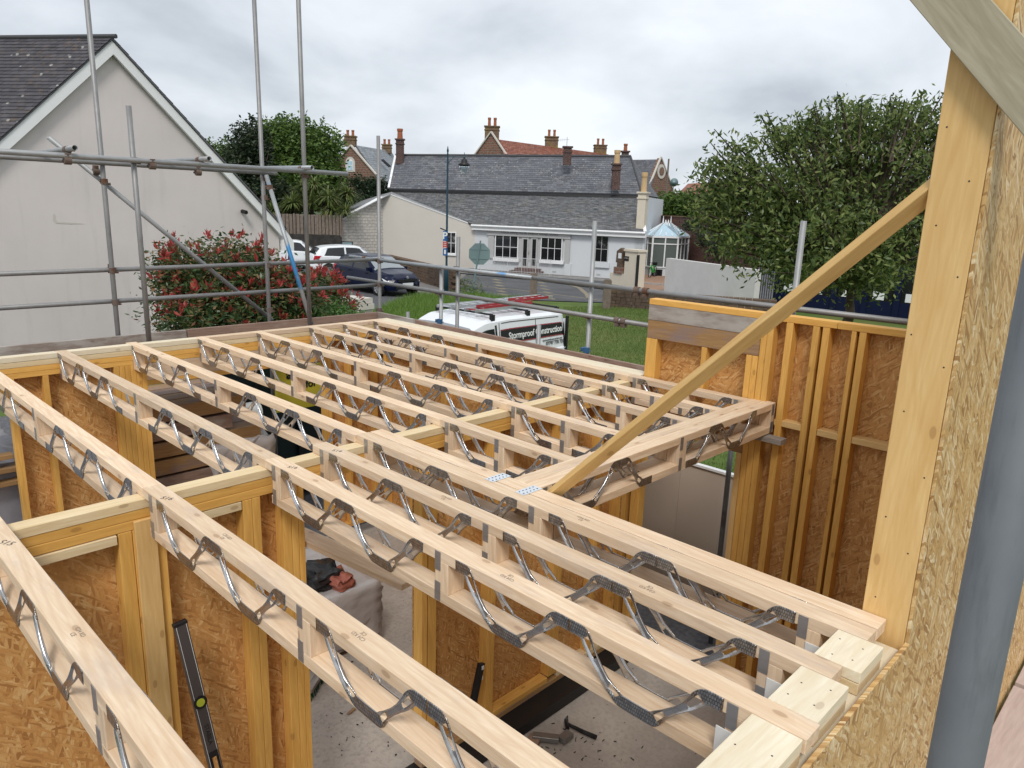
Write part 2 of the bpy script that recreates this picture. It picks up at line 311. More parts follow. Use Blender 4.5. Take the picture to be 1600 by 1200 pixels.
# ------------------------------------------------------------------ object helpers
WM = {}
def setm(o, W, parent=None):
    WM[o.name] = W.copy()
    if parent is not None: o.parent = parent; o.matrix_basis = WM[parent.name].inverted() @ W
    else: o.matrix_basis = W
def T(x, y=None, z=None): return Matrix.Translation(Vector((x, y, z)) if y is not None else Vector(x))
def link(name, me, W=None, parent=None):
    o = bpy.data.objects.new(name, me); COL.objects.link(o); setm(o, W if W is not None else Matrix.Identity(4), parent); return o
def thing(name, label, cat, loc=(0, 0, 0), rz=0.0, group=None):
    o = bpy.data.objects.new(name, None); o.empty_display_size = .1; COL.objects.link(o); setm(o, T(loc) @ Matrix.Rotation(rz, 4, 'Z'))
    o['label'] = label; o['category'] = cat
    if group: o['group'] = group
    return o
def tag(o, label, cat, group=None):
    o['label'] = label; o['category'] = cat
    if group: o['group'] = group
    return o
def mesh(name, vs, fs, mat=None, smooth=False):
    me = bpy.data.meshes.new(name); me.from_pydata([tuple(v) for v in vs], [], fs); 
    if mat is not None: me.materials.append(M[mat] if isinstance(mat, str) else mat)
    if smooth: me.shade_smooth()
    me.update(); return me
BC = {}
def boxmesh(lx, ly, lz, mat, bev=.002):
    key = (round(lx, 4), round(ly, 4), round(lz, 4), mat, bev)
    if key in BC: return BC[key]
    X, Y, Z = lx / 2, ly / 2, lz / 2; b = min(bev, X * .4, Y * .4, Z * .4); vs = []; idx = {}
    for sx in (-1, 1):
        for sy in (-1, 1):
            for sz in (-1, 1):
                for k, (dx, dy, dz) in enumerate(((0, b, b), (b, 0, b), (b, b, 0))):
                    idx[(sx, sy, sz, k)] = len(vs); vs.append((sx * (X - dx), sy * (Y - dy), sz * (Z - dz)))
    fs = []
    def quad(a, outw):
        p = [Vector(vs[i]) for i in a]; n = (p[1] - p[0]).cross(p[2] - p[0])
        fs.append(a if n.dot(outw) > 0 else a[::-1])
    for ax in range(3):
        for sg in (-1, 1):
            cs = []
            for a_, b_ in ((-1, -1), (1, -1), (1, 1), (-1, 1)):
                s3 = [0, 0, 0]; s3[ax] = sg; o = [i for i in range(3) if i != ax]; s3[o[0]] = a_; s3[o[1]] = b_; cs.append(idx[(*s3, ax)])
            nv = Vector((0, 0, 0)); nv[ax] = sg; quad(cs, nv)
    for ax in range(3):
        o = [i for i in range(3) if i != ax]
        for a_ in (-1, 1):
            for b_ in (-1, 1):
                def g(sg, k): s3 = [0, 0, 0]; s3[ax] = sg; s3[o[0]] = a_; s3[o[1]] = b_; return idx[(*s3, k)]
                nv = Vector((0, 0, 0)); nv[o[0]] = a_; nv[o[1]] = b_
                quad([g(-1, o[0]), g(1, o[0]), g(1, o[1]), g(-1, o[1])], nv)
    for sx in (-1, 1):
        for sy in (-1, 1):
            for sz in (-1, 1): quad([idx[(sx, sy, sz, k)] for k in range(3)], Vector((sx, sy, sz)))
    me = mesh('box', vs, fs, mat); BC[key] = me; return me
def frame(d, up=Vector((0, 0, 1))):
    x = Vector(d).normalized(); up = Vector(up)
    if abs(x.dot(up)) > .99: up = Vector((0, 1, 0))
    y = up.cross(x).normalized(); z = x.cross(y)
    return Matrix(((x.x, y.x, z.x, 0), (x.y, y.y, z.y, 0), (x.z, y.z, z.z, 0), (0, 0, 0, 1)))
def bar(name, a, b, w, h, mat, parent=None, up=(0, 0, 1), bev=.002, local=None):
    """timber from a to b; w across, h along up. With local = a thing, a and b are in that thing's frame"""
    a, b = Vector(a), Vector(b); W = T((a + b) / 2) @ frame(b - a, Vector(up))
    if local is not None: W = WM[local.name] @ W
    return link(name, boxmesh((b - a).length, w, h, mat, bev), W, parent if parent is not None else local)
def abox(name, x0, x1, y0, y1, z0, z1, mat, parent=None, bev=.002, axis=None, local=None):
    """axis aligned box whose mesh runs along its longest side"""
    d = (abs(x1 - x0), abs(y1 - y0), abs(z1 - z0)); c = Vector(((x0 + x1) / 2, (y0 + y1) / 2, (z0 + z1) / 2)); ax = axis if axis is not None else d.index(max(d))
    dirs = [Vector((1, 0, 0)), Vector((0, 1, 0)), Vector((0, 0, 1))]; e = dirs[ax] * d[ax] / 2; up = (0, 0, 1)
    if ax == 2: w_, h_ = d[0], d[1]; up = (0, 1, 0)
    elif ax == 0: w_, h_ = d[1], d[2]
    else: w_, h_ = d[0], d[2]
    return bar(name, c - e, c + e, w_, h_, mat, parent, up, bev, local)
CC = {}
def tubemesh(Ln, r, mat, seg=14, hollow=False):
    key = (round(Ln, 3), round(r, 4), mat, seg, hollow)
    if key in CC: return CC[key]
    vs = []; fs = []; h = Ln / 2
    rings = [(-h, r), (h, r)] if not hollow else [(-h, r), (h, r), (h, r * .84), (h - .25, r * .84), (-h + .25, r * .84), (-h, r * .84)]
    for x, rr in rings:
        for k in range(seg): a = 2 * math.pi * k / seg; vs.append((x, rr * math.cos(a), rr * math.sin(a)))
    def st(i, j):
        for k in range(seg): k2 = (k + 1) % seg; fs.append((i * seg + k2, i * seg + k, j * seg + k, j * seg + k2))
    st(0, 1)
    if hollow: st(1, 2); st(2, 3); st(4, 5); st(5, 0); fs.append(tuple(range(3 * seg, 4 * seg))); fs.append(tuple(range(5 * seg - 1, 4 * seg - 1, -1)))
    else: fs.append(tuple(range(seg - 1, -1, -1))); fs.append(tuple(range(seg, 2 * seg)))
    me = mesh('tube', vs, fs, mat)
    for p in me.polygons:
        if len(p.vertices) == 4: p.use_smooth = True
    CC[key] = me; return me
def tube(name, a, b, r, mat, parent=None, seg=14, hollow=False, local=None):
    a, b = Vector(a), Vector(b); W = T((a + b) / 2) @ frame(b - a)
    if local is not None: W = WM[local.name] @ W
    return link(name, tubemesh((b - a).length, r, mat, seg, hollow), W, parent if parent is not None else local)
class MB:
    def __init__(s): s.v = []; s.f = []
    def add(s, vs, fs):
        n = len(s.v); s.v += [tuple(x) for x in vs]; s.f += [tuple(i + n for i in f) for f in fs]
    def box(s, c, d, Rm=None):
        c = Vector(c); vs = []
        for sx in (-1, 1):
            for sy in (-1, 1):
                for sz in (-1, 1):
                    p = Vector((sx * d[0] / 2, sy * d[1] / 2, sz * d[2] / 2)); p = (Rm @ p) if Rm is not None else p; vs.append(c + p)
        s.add(vs, [(0, 1, 3, 2), (4, 6, 7, 5), (0, 4, 5, 1), (2, 3, 7, 6), (0, 2, 6, 4), (1, 5, 7, 3)])
    def bar(s, a, b, w, h, up=(0, 0, 1)):
        a, b = Vector(a), Vector(b); s.box((a + b) / 2, ((b - a).length, w, h), frame(b - a, Vector(up)).to_3x3())
    def tube(s, a, b, r, seg=8, r2=None):
        a, b = Vector(a), Vector(b); r2 = r if r2 is None else r2; Rm = frame(b - a).to_3x3(); vs = []
        for p, rr in ((a, r), (b, r2)):
            for k in range(seg): t = 2 * math.pi * k / seg; vs.append(p + Rm @ Vector((0, rr * math.cos(t), rr * math.sin(t))))
        s.add(vs, [((k + 1) % seg, k, seg + k, seg + (k + 1) % seg) for k in range(seg)] + [tuple(range(seg - 1, -1, -1)), tuple(range(seg, 2 * seg))])
    def lathe(s, c, prof, seg=14):
        c = Vector(c); vs = []; n = len(prof)
        for r, z in prof:
            for k in range(seg): t = 2 * math.pi * k / seg; vs.append(c + Vector((r * math.cos(t), r * math.sin(t), z)))
        fs = [(i * seg + k, i * seg + (k + 1) % seg, (i + 1) * seg + (k + 1) % seg, (i + 1) * seg + k) for i in range(n - 1) for k in range(seg)]
        s.add(vs, fs + [tuple(range(seg - 1, -1, -1)), tuple(range((n - 1) * seg, n * seg))])
    def prism(s, pts, off):           # polygon (3d points) pushed along off
        n = len(pts); off = Vector(off); vs = [Vector(p) for p in pts] + [Vector(p) + off for p in pts]
        s.add(vs, [tuple(range(n - 1, -1, -1)), tuple(range(n, 2 * n))] + [(i, (i + 1) % n, (i + 1) % n + n, i + n) for i in range(n)])
    def build(s, name, mat, parent=None, smooth=False, W=None):
        """points are in world space unless W is given; the mesh keeps its own origin at its middle"""
        if W is None:
            c = sum((Vector(v) for v in s.v), Vector()) / max(1, len(s.v)); W = T(c); vs = [Vector(v) - c for v in s.v]
        else: vs = s.v
        me = mesh(name, vs, s.f, mat, smooth); return link(name, me, W, parent)
def struct(o): o['kind'] = 'structure'; return o
def stuff(o): o['kind'] = 'stuff'; return o
def quads_np(name, V, mat, parent=None, per=4):
    n = len(V) // per; me = bpy.data.meshes.new(name); me.vertices.add(len(V)); me.vertices.foreach_set('co', np.asarray(V, np.float32).ravel())
    me.loops.add(n * per); me.loops.foreach_set('vertex_index', np.arange(n * per, dtype=np.int32)); me.polygons.add(n)
    me.polygons.foreach_set('loop_start', np.arange(0, n * per, per, dtype=np.int32)); me.polygons.foreach_set('loop_total', np.full(n, per, np.int32))
    me.materials.append(M[mat]); me.update(calc_edges=True); return link(name, me, None, parent)
def text(name, body, W, size, mat, parent, ext=.001, align='CENTER', shear=0, bold=0.0, sx=1.0):
    cu = bpy.data.curves.new('txt', 'FONT'); cu.body = body; cu.size = size; cu.align_x = align; cu.align_y = 'CENTER'; cu.extrude = ext; cu.shear = shear; cu.offset = bold; cu.resolution_u = 3
    t = bpy.data.objects.new('txt', cu); COL.objects.link(t); bpy.context.view_layer.update()
    me = bpy.data.meshes.new_from_object(t.evaluated_get(bpy.context.evaluated_depsgraph_get())); bpy.data.objects.remove(t)
    me.materials.clear(); me.materials.append(M[mat]); return link(name, me, W @ Matrix.Diagonal((sx, 1, 1, 1)), parent)

# ================================================================== GROUND
def sheet(name, pts, z, mat):
    mb = MB(); mb.add([(p[0], p[1], z) for p in pts], [tuple(range(len(pts)))]); o = mb.build(name, mat, W=Matrix.Identity(4))
    me = o.data
    if me.polygons[0].normal.z < 0: me.flip_normals()
    return struct(o)
def gp(*uv): return [G(u, v) for u, v in uv]
sheet('ground', [(-900, -900), (900, -900), (900, 900), (-900, 900)], GZ - .05, 'far_field')
lawn_poly = [(-30, -30), (60, -30), (60, 8), (40, 9.5)] + [tuple(p[:2]) for p in gp((1180, 479), (1005, 476), (950, 474), (830, 470), (740, 463), (650, 463), (610, 476), (590, 487), (560, 505), (520, 515))] + [(6, 12), (-30, 12)]
sheet('lawn', lawn_poly, GZ, 'lawn')
road_poly = gp((500, 520), (560, 503), (590, 486), (610, 475), (650, 462), (740, 462), (830, 469), (950, 473), (1005, 475), (1180, 478)) + [Vector((60, 4, 0)), Vector((75, 4, 0)), Q(1100, 400, 62), Q(760, 400, 53), Q(741, 400, 50), Q(640, 400, 52), Q(520, 380, 60), Q(430, 380, 60), Vector((2, 40, 0)), Vector((2, 22, 0))]
sheet('road', road_poly, GZ + .006, 'asphalt')
sheet('site_ground', [(-14, -12), (6.2, -12), (6.2, 3), (4.2, 9), (-14, 9)], GZ + .012, 'gravel')
mb = MB(); mb.box((1.6, -3.2, GZ + .09), (5.2, 6.9, .18)); struct(mb.build('floor_slab', 'concrete'))       # slab top at -2.62
mb = MB(); mb.box((1.3, -3.0, -2.612), (7.0, 6.6, .008)); 
# ================================================================== TIMBER FRAME: JOISTS
CH = .047; DEP = .225; JW = .088
def web_mesh(key, pts):
    """pressed strap following pts = [(s, z, width, lip)], normal +y, closed thin sheet"""
    P = []
    n = len(pts)
    for i in range(n - 1):
        p0 = pts[max(i - 1, 0)]; p1 = pts[i]; p2 = pts[i + 1]; p3 = pts[min(i + 2, n - 1)]
        for k in range(4):
            t = k / 4.0
            def cr(j): return .5 * ((2 * p1[j]) + (-p0[j] + p2[j]) * t + (2 * p0[j] - 5 * p1[j] + 4 * p2[j] - p3[j]) * t * t + (-p0[j] + 3 * p1[j] - 3 * p2[j] + p3[j]) * t ** 3)
            P.append((cr(0), cr(1), p1[2] + (p2[2] - p1[2]) * t, p1[3] + (p2[3] - p1[3]) * t))
    P.append(pts[-1]); vs = []; fs = []; nc = 6
    for i, (s_, z_, w_, l_) in enumerate(P):
        a = P[max(i - 1, 0)]; b = P[min(i + 1, len(P) - 1)]; dx, dz = b[0] - a[0], b[1] - a[1]; q = math.hypot(dx, dz) or 1; nx, nz = -dz / q, dx / q
        lip = max(0, min(1, l_)) * .010
        for off, out in ((-.5, lip), (-.44, 0), (-.24, .0), (.24, .0), (.44, 0), (.5, lip)): vs.append((s_ + nx * off * w_, .0015 + out, z_ + nz * off * w_))
    for i in range(len(P) - 1):
        slot = .22 < P[i][3] < .80 and .18 < P[i + 1][3] < .84
        for c in range(nc - 1):
            if slot and c == 2: continue
            fs.append((i * nc + c, i * nc + c + 1, (i + 1) * nc + c + 1, (i + 1) * nc + c))
    me = mesh(key, vs, fs, 'web_metal', True); o = bpy.data.objects.new('tmp', me); COL.objects.link(o); md = o.modifiers.new('s', 'SOLIDIFY'); md.thickness = .0018; md.offset = 0
    bpy.context.view_layer.update(); m2 = bpy.data.meshes.new_from_object(o.evaluated_get(bpy.context.evaluated_depsgraph_get())); bpy.data.objects.remove(o); return m2
ZT, ZB = -.0265, -.199
def vweb(a, b):
    return [(-a, ZT, .046, 0), (-a + .052, ZT, .047, 0), (-a + .070, ZT - .006, .047, .2), (-a + .088, ZT - .030, .046, .5), (-a + .112, ZT - .062, .036, .75), (-.145, -.118, .026, 1), (-.120, -.146, .027, 1), (-.098, -.166, .038, .7), (-.076, -.183, .046, .3), (-.055, ZB + .003, .047, 0), (.045, ZB + .001, .047, 0), (.066, ZB + .008, .047, .2), (.084, -.172, .040, .6), (.105, -.150, .028, .9), (.140, -.118, .022, 1), (.170, -.090, .027, .85), (.192, -.066, .040, .5), (.210, -.044, .048, .25), (b - .052, ZT, .047, 0), (b, ZT, .046, 0)]
WV = web_mesh('web_v', vweb(.285, .285))
_v = vweb(.285, .285)
WDN = web_mesh('web_half', [(x + .285, z, w_, l_) for x, z, w_, l_ in _v[:11]])
WUP = web_mesh('web_half_up', [(x, z, w_, l_) for x, z, w_, l_ in _v[9:]])
def strut_parts(root, s0, s1, plates=True):
    abox('strut', s0, s1, -JW / 2, JW / 2, -DEP + CH, -CH, 'joist_wood', root, local=root, axis=2)
    if plates:
        for sg in (-1, 1):
            for zc_ in (-.047, -.178): link('nail_plate', boxmesh(.034, .0022, .082, 'plate_metal', .0004), WM[root.name] @ T(s0 + .018, sg * (JW / 2 + .0012), zc_), root)
def joist(kind, label, loc, rz=-math.pi / 2, group='metal web floor joists', name='floor_joist'):
    root = thing(name, label, 'joist', loc, rz, group)
    spec = dict(F=(3.695, .145, 3.60, [(.675 - .285 * 2 + .0, 'v'), (.68 + .0, 'v'), (1.25, 'd'), (2.13, 'u'), (2.42, 'v'), (2.99, 'v')], [(.02, None)], (.12, 1.84, 3.52)),
                N=(2.886, .06, 2.74, [(.17, 'v'), (.74, 'v'), (1.51, 'v'), (2.08, 'v')], None, (.075, 1.385, 2.66)),
                S=(1.05, .06, 1.04, [(.10, 'd'), (.66, 'u')], None, (.05, .50, .96)),
                X=(2.58, .0, 2.58, [(.08, 'd'), (.08 + .55, 'u'), (.0, '')], None, (.02, 1.28, 2.52)))[kind]
    Ln, b0, b1, webs, _, struts = spec
    abox('top_chord', 0, Ln, -JW / 2, JW / 2, -CH, 0, 'joist_wood', root, local=root)
    abox('bottom_chord', b0, b1, -JW / 2, JW / 2, -DEP, -DEP + CH, 'joist_wood', root, local=root)
    if kind == 'X': webs = [(.09, 'v'), (.66, 'd'), (1.42, 'u'), (1.705, 'v')]
    for s0, k in webs:
        for sg in (-1, 1):
            if not k: continue
            me = {'v': WV, 'd': WDN, 'u': WUP}[k]; off = s0 + (.285 if k == 'v' else 0)
            m = T(off, sg * JW / 2, 0) @ (Matrix.Diagonal((1, sg, 1, 1)))
            link('metal_web', me, WM[root.name] @ m, root)
    for s_ in struts: strut_parts(root, s_, min(s_ + .08, Ln - .002))
    return root
farx = [(-.635, 'F1'), (0, 'F2'), (.611, 'F3'), (1.208, 'F4'), (1.809, 'F5'), (2.413, 'F6'), (3.016, 'F7'), (3.437, 'F8'), (3.851, 'F9')]
fl = ['far joist at the very left edge, nearest joist before the cross wall', 'far joist second from the left, crossing in front of the corner stud and gravel',
      'far joist running over the left OSB panel with slim studs', 'far joist meeting the back wall below the short free topped scaffold pole',
      'far joist over the left end of the dark green container, ending at the doubled joist', 'far joist passing just above the yellow sign on the green container',
      'far joist ending at the back wall below the blue painted brace', 'far joist third from the van side edge of the floor', 'outermost far joist alongside the double edge boards by the van']
for i, (x, n) in enumerate(farx): joist('F', fl[i], (x + JW / 2, .095 if n != 'F4' else .155, 0), group='far floor joists')
nl = [(-.635, -3.60, 'nearest joist in the bottom left corner, scribbled at its end'), (0, -3.60, 'near joist crossing the bottom of the photo with a pencil size mark and red streak'),
      (.611, -3.60, 'near joist third from the left, with knots, above the wrapped pallet'), (.93, -3.54, 'near joist beside the doubled beam, starting at the cross wall with a pencil mark'),
      (1.222, -3.54, 'left half of the doubled beam that carries the stair trimmer'), (1.3175, -3.54, 'right half of the doubled beam, its end touching the tall yellow post')]
for x, y, lb in nl: joist('N', lb, (x + JW / 2, y, 0), group='near floor joists')
sl = ['short joist nearest the doubled beam between cross wall and stair trimmer', 'second short joist from the doubled beam', 'middle short joist ending at the trimmer under the diagonal prop', 'fourth short joist of the stair trimmer', 'short joist right against the tall stud wall with the OSB panels']
for (x, n), lb in zip(farx[4:], sl): joist('S', lb, (x + JW / 2, -3.60, 0), group='short joists hung on the trimmer')
joist('X', 'front half of the doubled stair trimmer with dark metal webs facing the stairwell', (1.408, -4.825 + JW / 2, 0), 0, 'doubled stair trimmer', 'trimmer_joist')
joist('X', 'rear half of the doubled stair trimmer that the short joists hang on', (1.408, -4.734 + JW / 2, 0), 0, 'doubled stair trimmer', 'trimmer_joist')
# pencil marks and stamps on the joists (flat print on the timber)
pm = [('S16', (.035, -3.80), .055), ('S16', (.66, -3.80), .05), ('S16', (.975, -3.72), .055), ('S15', (-.59, -3.85), .06)]
for i, (tx, (x, y), sz) in enumerate(pm):
    o = text('pencil_mark', tx, T(x, y, .0008) @ Matrix.Rotation(R_(-62), 4, 'Z'), sz * .75, 'level_grey', None, .0002); tag(o, ['pencilled size mark near the second joist end', 'pencilled size mark at the knotted joist end', 'pencilled size mark at the joist beside the doubled beam', 'scribbled pencil mark on the nearest joist'][i], 'pencil mark', 'pencil marks on joist ends')
st_spots = [(.045, -4.35), (.66, -5.35), (.975, -4.62), (.975, -5.75), (1.27, -5.2), (.045, -5.3), (-.59, -4.7)]
for i, (x, y) in enumerate(st_spots):
    o = text('grade_stamp', 'C24 KD\nCE', T(x, y, .0008) @ Matrix.Rotation(R_(90 if i % 2 else -90), 4, 'Z'), .020, 'stamp_ink', None, .0002); tag(o, ['faint grade stamp on the second near joist just past its pencil mark', 'faint grade stamp on the knotted near joist', 'faint grade stamp near the far end of the joist beside the doubled beam', 'faint grade stamp near the rim on the joist beside the doubled beam', 'faint grade stamp on the doubled beam', 'faint grade stamp low on the second near joist', 'faint grade stamp on the nearest corner joist'][i], 'stamp', 'grade stamps on joist tops')
# ================================================================== WALLS OF THE FRAME
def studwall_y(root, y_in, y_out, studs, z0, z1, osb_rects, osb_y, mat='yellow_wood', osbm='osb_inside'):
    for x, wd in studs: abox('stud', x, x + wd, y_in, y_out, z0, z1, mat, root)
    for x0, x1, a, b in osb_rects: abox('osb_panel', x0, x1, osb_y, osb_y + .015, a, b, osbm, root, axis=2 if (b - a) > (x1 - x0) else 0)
Z0 = -2.47
# --- back wall (y 0 .. .095)
bw = thing('back_stud_wall', 'back timber frame wall under the far joist ends, with opening to the timber stack', 'wall', (1.5, .05, Z0))
xs = [-2.2] + [x for x, _ in farx] + [4.03]
for i in range(len(xs) - 1):
    a = xs[i] + (JW + .002 if i else 0); b = xs[i + 1] - .002
    if b - a > .02: abox('rim_board', a, b, 0, .093, -.045, 0, 'pale_wood' if i < 5 else 'joist_wood', bw)
for k, (m_, zz) in enumerate((('plate_wood', -.048), ('yellow_wood', -.094), ('yellow_wood', -.140))): abox('top_plate', -2.2, 4.06, .001 + .001 * k, .093, zz - .044, zz, m_, bw)
studwall_y(bw, .003, .09, [(.225, .05), (.48, .045), (1.04, .045), (1.087, .045), (1.134, .045), (1.181, .045), (1.228, .045), (1.275, .045), (3.19, .045), (3.237, .045), (3.5, .045), (3.86, .05)], Z0 + .045, -.185, [(.235, 1.04, Z0, -.186), (3.237, 4.05, Z0, -.186)], .092)
abox('sole_plate', .225, 1.32, .003, .09, Z0, Z0 + .044, 'yellow_wood', bw); abox('sole_plate', 3.19, 4.05, .003, .09, Z0, Z0 + .044, 'yellow_wood', bw)
abox('lintel', 1.321, 3.189, .004, .05, -.345, -.186, 'joist_wood', bw); abox('lintel', 1.321, 3.189, .052, .09, -.345, -.186, 'header_wood', bw); abox('lintel_plate', 1.321, 3.189, .003, .09, -.392, -.347, 'yellow_wood', bw)
abox('lintel', -2.2, .223, .004, .05, -.345, -.186, 'yellow_wood', bw)
# --- cross wall (y -3.53 .. -3.62)
mw = thing('cross_stud_wall', 'middle timber frame wall under the joist joints, with a doorway beside the wrapped pallet', 'wall', (1.2, -3.58, Z0))
for k, (m_, zz, yo) in enumerate((('plate_wood', -.048, 0), ('yellow_wood', -.0945, .003), ('yellow_wood', -.141, .001))): abox('top_plate', -1.4, 3.9, -3.62 + yo, -3.532, zz - .045, zz, m_, mw)
abox('top_plate', -1.0, -.135, -3.628, -3.54, -.235, -.190, 'plate_wood', mw); abox('top_plate', .075, .465, -3.62, -3.54, -.235, -.190, 'plate_wood', mw)
abox('stud', -.06, .035, -3.64, -3.622, -2.4, -.142, 'post_wood', mw)
studwall_y(mw, -3.62, -3.532, [(-1.0, .045), (-.128, .06), (-.065, .05), (.04, .04), (.47, .05), (.522, .045), (.69, .05), (.742, .04), (.784, .035), (1.655, .045), (1.71, .07), (2.27, .045), (2.317, .03), (2.985, .06), (3.05, .045), (3.5, .045), (3.80, .045)], Z0 + .045, -.188, [(-1.2, .815, Z0, -.188), (1.655, 3.9, Z0, -.188)], -3.53)
abox('sole_plate', -1.2, .815, -3.62, -3.532, Z0, Z0 + .044, 'yellow_wood', mw); abox('sole_plate', 2.35, 2.98, -3.62, -3.533, Z0 + .0, Z0 + .044, 'yellow_wood', mw); abox('sole_plate', 3.1, 3.9, -3.62, -3.533, Z0, Z0 + .044, 'plate_wood', mw)
abox('base_plate', 1.655, 3.9, -3.622, -3.54, Z0 - .045, Z0 - .002, 'header_wood', mw); abox('base_plate', -1.2, .815, -3.622, -3.54, Z0 - .045, Z0 - .002, 'header_wood', mw)
abox('damp_proof_strip', 1.5, 3.9, -3.80, -3.53, -2.611, -2.517, 'black', mw); abox('damp_proof_strip', -1.2, .82, -3.70, -3.53, -2.611, -2.517, 'black', mw)
# --- side wall towards the lawn (x 3.95 .. 4.04)
rw = thing('lawn_side_stud_wall', 'timber frame wall on the lawn side with a tall two storey panel near the post', 'wall', (4.0, -3.2, Z0))
abox('rim_board', 3.945, 4.03, -3.66, -.005, -.045, 0, 'pale_wood', rw); abox('rim_board', 4.035, 4.115, -3.66, .092, -.045, 0, 'pale_wood', rw)
for k, zz in enumerate((-.048, -.094, -.140)): abox('top_plate', 3.95 + .001 * k, 4.04, -3.66, -.003, zz - .044, zz, 'yellow_wood', rw)
def sx(y, wd, z0=Z0 + .045, z1=-.186, m='yellow_wood', x0=3.95, x1=4.038): abox('stud', x0, x1, y, y + wd, z0, z1, m, rw)
for y in (-3.6, -3.0, -2.95, -2.4, -1.8, -1.2, -1.15, -.6, -.1): sx(y, .045)
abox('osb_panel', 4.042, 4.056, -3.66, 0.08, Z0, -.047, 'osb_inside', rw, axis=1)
# tall panel y -6.34 .. -3.69, top z .645
TZ = .645
abox('head_plate', 3.95, 4.05, -5.20, -3.69, TZ - .045, TZ, 'yellow_wood', rw); abox('head_plate', 3.95, 4.05, -6.335, -5.203, TZ - .045, TZ, 'yellow_wood', rw)
abox('header', 3.951, 3.995, -4.665, -3.69, .475, .598, 'grey_wood', rw); abox('header', 3.953, 3.995, -4.665, -3.69, .325, .473, 'header_wood', rw); abox('header', 3.997, 4.038, -4.665, -3.69, .325, .598, 'header_wood', rw)
sx(-3.79, .10, -.045, .322); sx(-4.245, .045, -.045, .322); sx(-4.665, .045, -.045, .322); sx(-4.618, .045, -.045, .322)
for y, wd in ((-4.715, .045), (-4.762, .045), (-4.90, .05), (-5.085, .045), (-5.155, .048), (-5.33, .03), (-5.395, .045), (-5.80, .045), (-6.335, .045), (-6.287, .045)): sx(y, wd, Z0 + .045, TZ - .047)
for y in (-3.735, -3.69): sx(y, .043, Z0 + .045, -.19)
sx(-4.668, .045, Z0 + .045, -.05); sx(-4.62, .045, Z0 + .045, -.44, 'post_wood')
abox('lintel', 3.952, 4.0, -4.62, -3.78, -.44, -.30, 'header_wood', rw); abox('lintel', 4.0, 4.04, -4.62, -3.78, -.40, -.30, 'yellow_wood', rw)
for a, b, z in ((-5.083, -4.90 - .002, -.115), (-5.33, -5.157, -.12), (-5.798, -5.397, -.118), (-6.285, -5.803, -.12), (-4.902, -4.84, -.115)): abox('noggin', 3.952, 4.037, min(a, b), max(a, b), z - .045, z, 'post_wood', rw)
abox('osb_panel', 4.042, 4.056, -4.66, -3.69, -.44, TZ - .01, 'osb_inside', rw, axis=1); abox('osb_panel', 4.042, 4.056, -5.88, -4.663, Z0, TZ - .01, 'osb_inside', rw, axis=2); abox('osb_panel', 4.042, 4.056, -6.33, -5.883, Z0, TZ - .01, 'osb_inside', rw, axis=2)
abox('sole_plate', 3.95, 4.04, -6.3, -4.67, Z0, Z0 + .044, 'yellow_wood', rw); abox('sole_plate', 3.95, 4.04, -3.69, 0, Z0, Z0 + .044, 'yellow_wood', rw)
abox('packing_block', 3.86, 3.948, -4.95, -4.62, -.275, -.235, 'grey_wood', rw)
# --- near wall (y -6.34 .. -6.49) with rim blocks, post and outside OSB
nw = thing('near_osb_wall', 'near outside wall of raw OSB boards under the pale end blocks', 'wall', (1.0, -6.45, Z0))
ends = [-.635, 0, .611, .93, 1.222]; prev = -1.6
for x in ends:
    if x - prev > .03: abox('rim_block', prev, x - .003, -6.478, -6.335, -.04, -.001, 'pale_wood', nw); abox('rim_block', prev, x - .003, -6.476, -6.337, -.081, -.042, 'plate_wood', nw)
    prev = x + JW + .003
abox('top_plate', -1.6, 1.387, -6.4955, -6.345, -.128, -.083, 'pale_wood', nw); abox('top_plate', -1.6, 1.40, -6.486, -6.345, -.174, -.130, 'yellow_wood', nw)
abox('osb_panel', -1.6, .19, -6.512, -6.497, Z0, -.050, 'osb_outside', nw, axis=2); abox('osb_panel', .193, 1.385, -6.512, -6.497, Z0, -.046, 'osb_outside', nw, axis=2)
for x in (-1.2, -.6, 0, .6, 1.2): abox('stud', x, x + .045, -6.488, -6.35, Z0, -.176, 'yellow_wood', nw)
abox('osb_panel', 1.409, 2.585, -6.501, -6.490, -2.45, 2.59, 'osb_outside', nw, axis=2); abox('osb_panel', 2.589, 3.78, -6.501, -6.490, -2.45, 2.59, 'osb_outside', nw, axis=2); abox('osb_panel', 3.784, 7.2, -6.501, -6.490, -2.45, 2.59, 'osb_outside', nw, axis=2)
for x in (1.44, 2.0, 2.6, 3.2, 3.9): abox('stud', x, x + .045, -6.488, -6.345, -2.4, 2.5, 'yellow_wood', nw)
for mtx in ((.8, -6.49, 'board_beige'),): pass
o = abox('corner_post', 1.409, 1.454, -6.4885, -6.344, -.12, 2.62, 'post_wood'); tag(o, 'tall yellow timber post with knots standing at the end of the doubled beam', 'post')
o = bar('diagonal_board', (1.370, -6.272 + .19, 1.90 + .215), (1.370, -6.57 - .22, 1.665 - .05), .036, .14, 'green_wood', up=(0, -1, .0)); tag(o, 'greenish grey weathered board nailed diagonally across the top of the post', 'board')
o.matrix_basis = T(1.378, -6.445, 1.815) @ frame(Vector((0, -.349, -.395)), Vector((0, -.395, .349))); 
o = bar('diagonal_prop', (1.440, -4.865, -.040), (1.446, -6.358, 1.432), .052, .042, 'brace_wood', up=(math.sin(R_(35)), 0, math.cos(R_(35)))); tag(o, 'long golden timber prop slanting from the trimmer up to the post', 'timber prop')
nh = MB(); rn_ = random.Random(9)
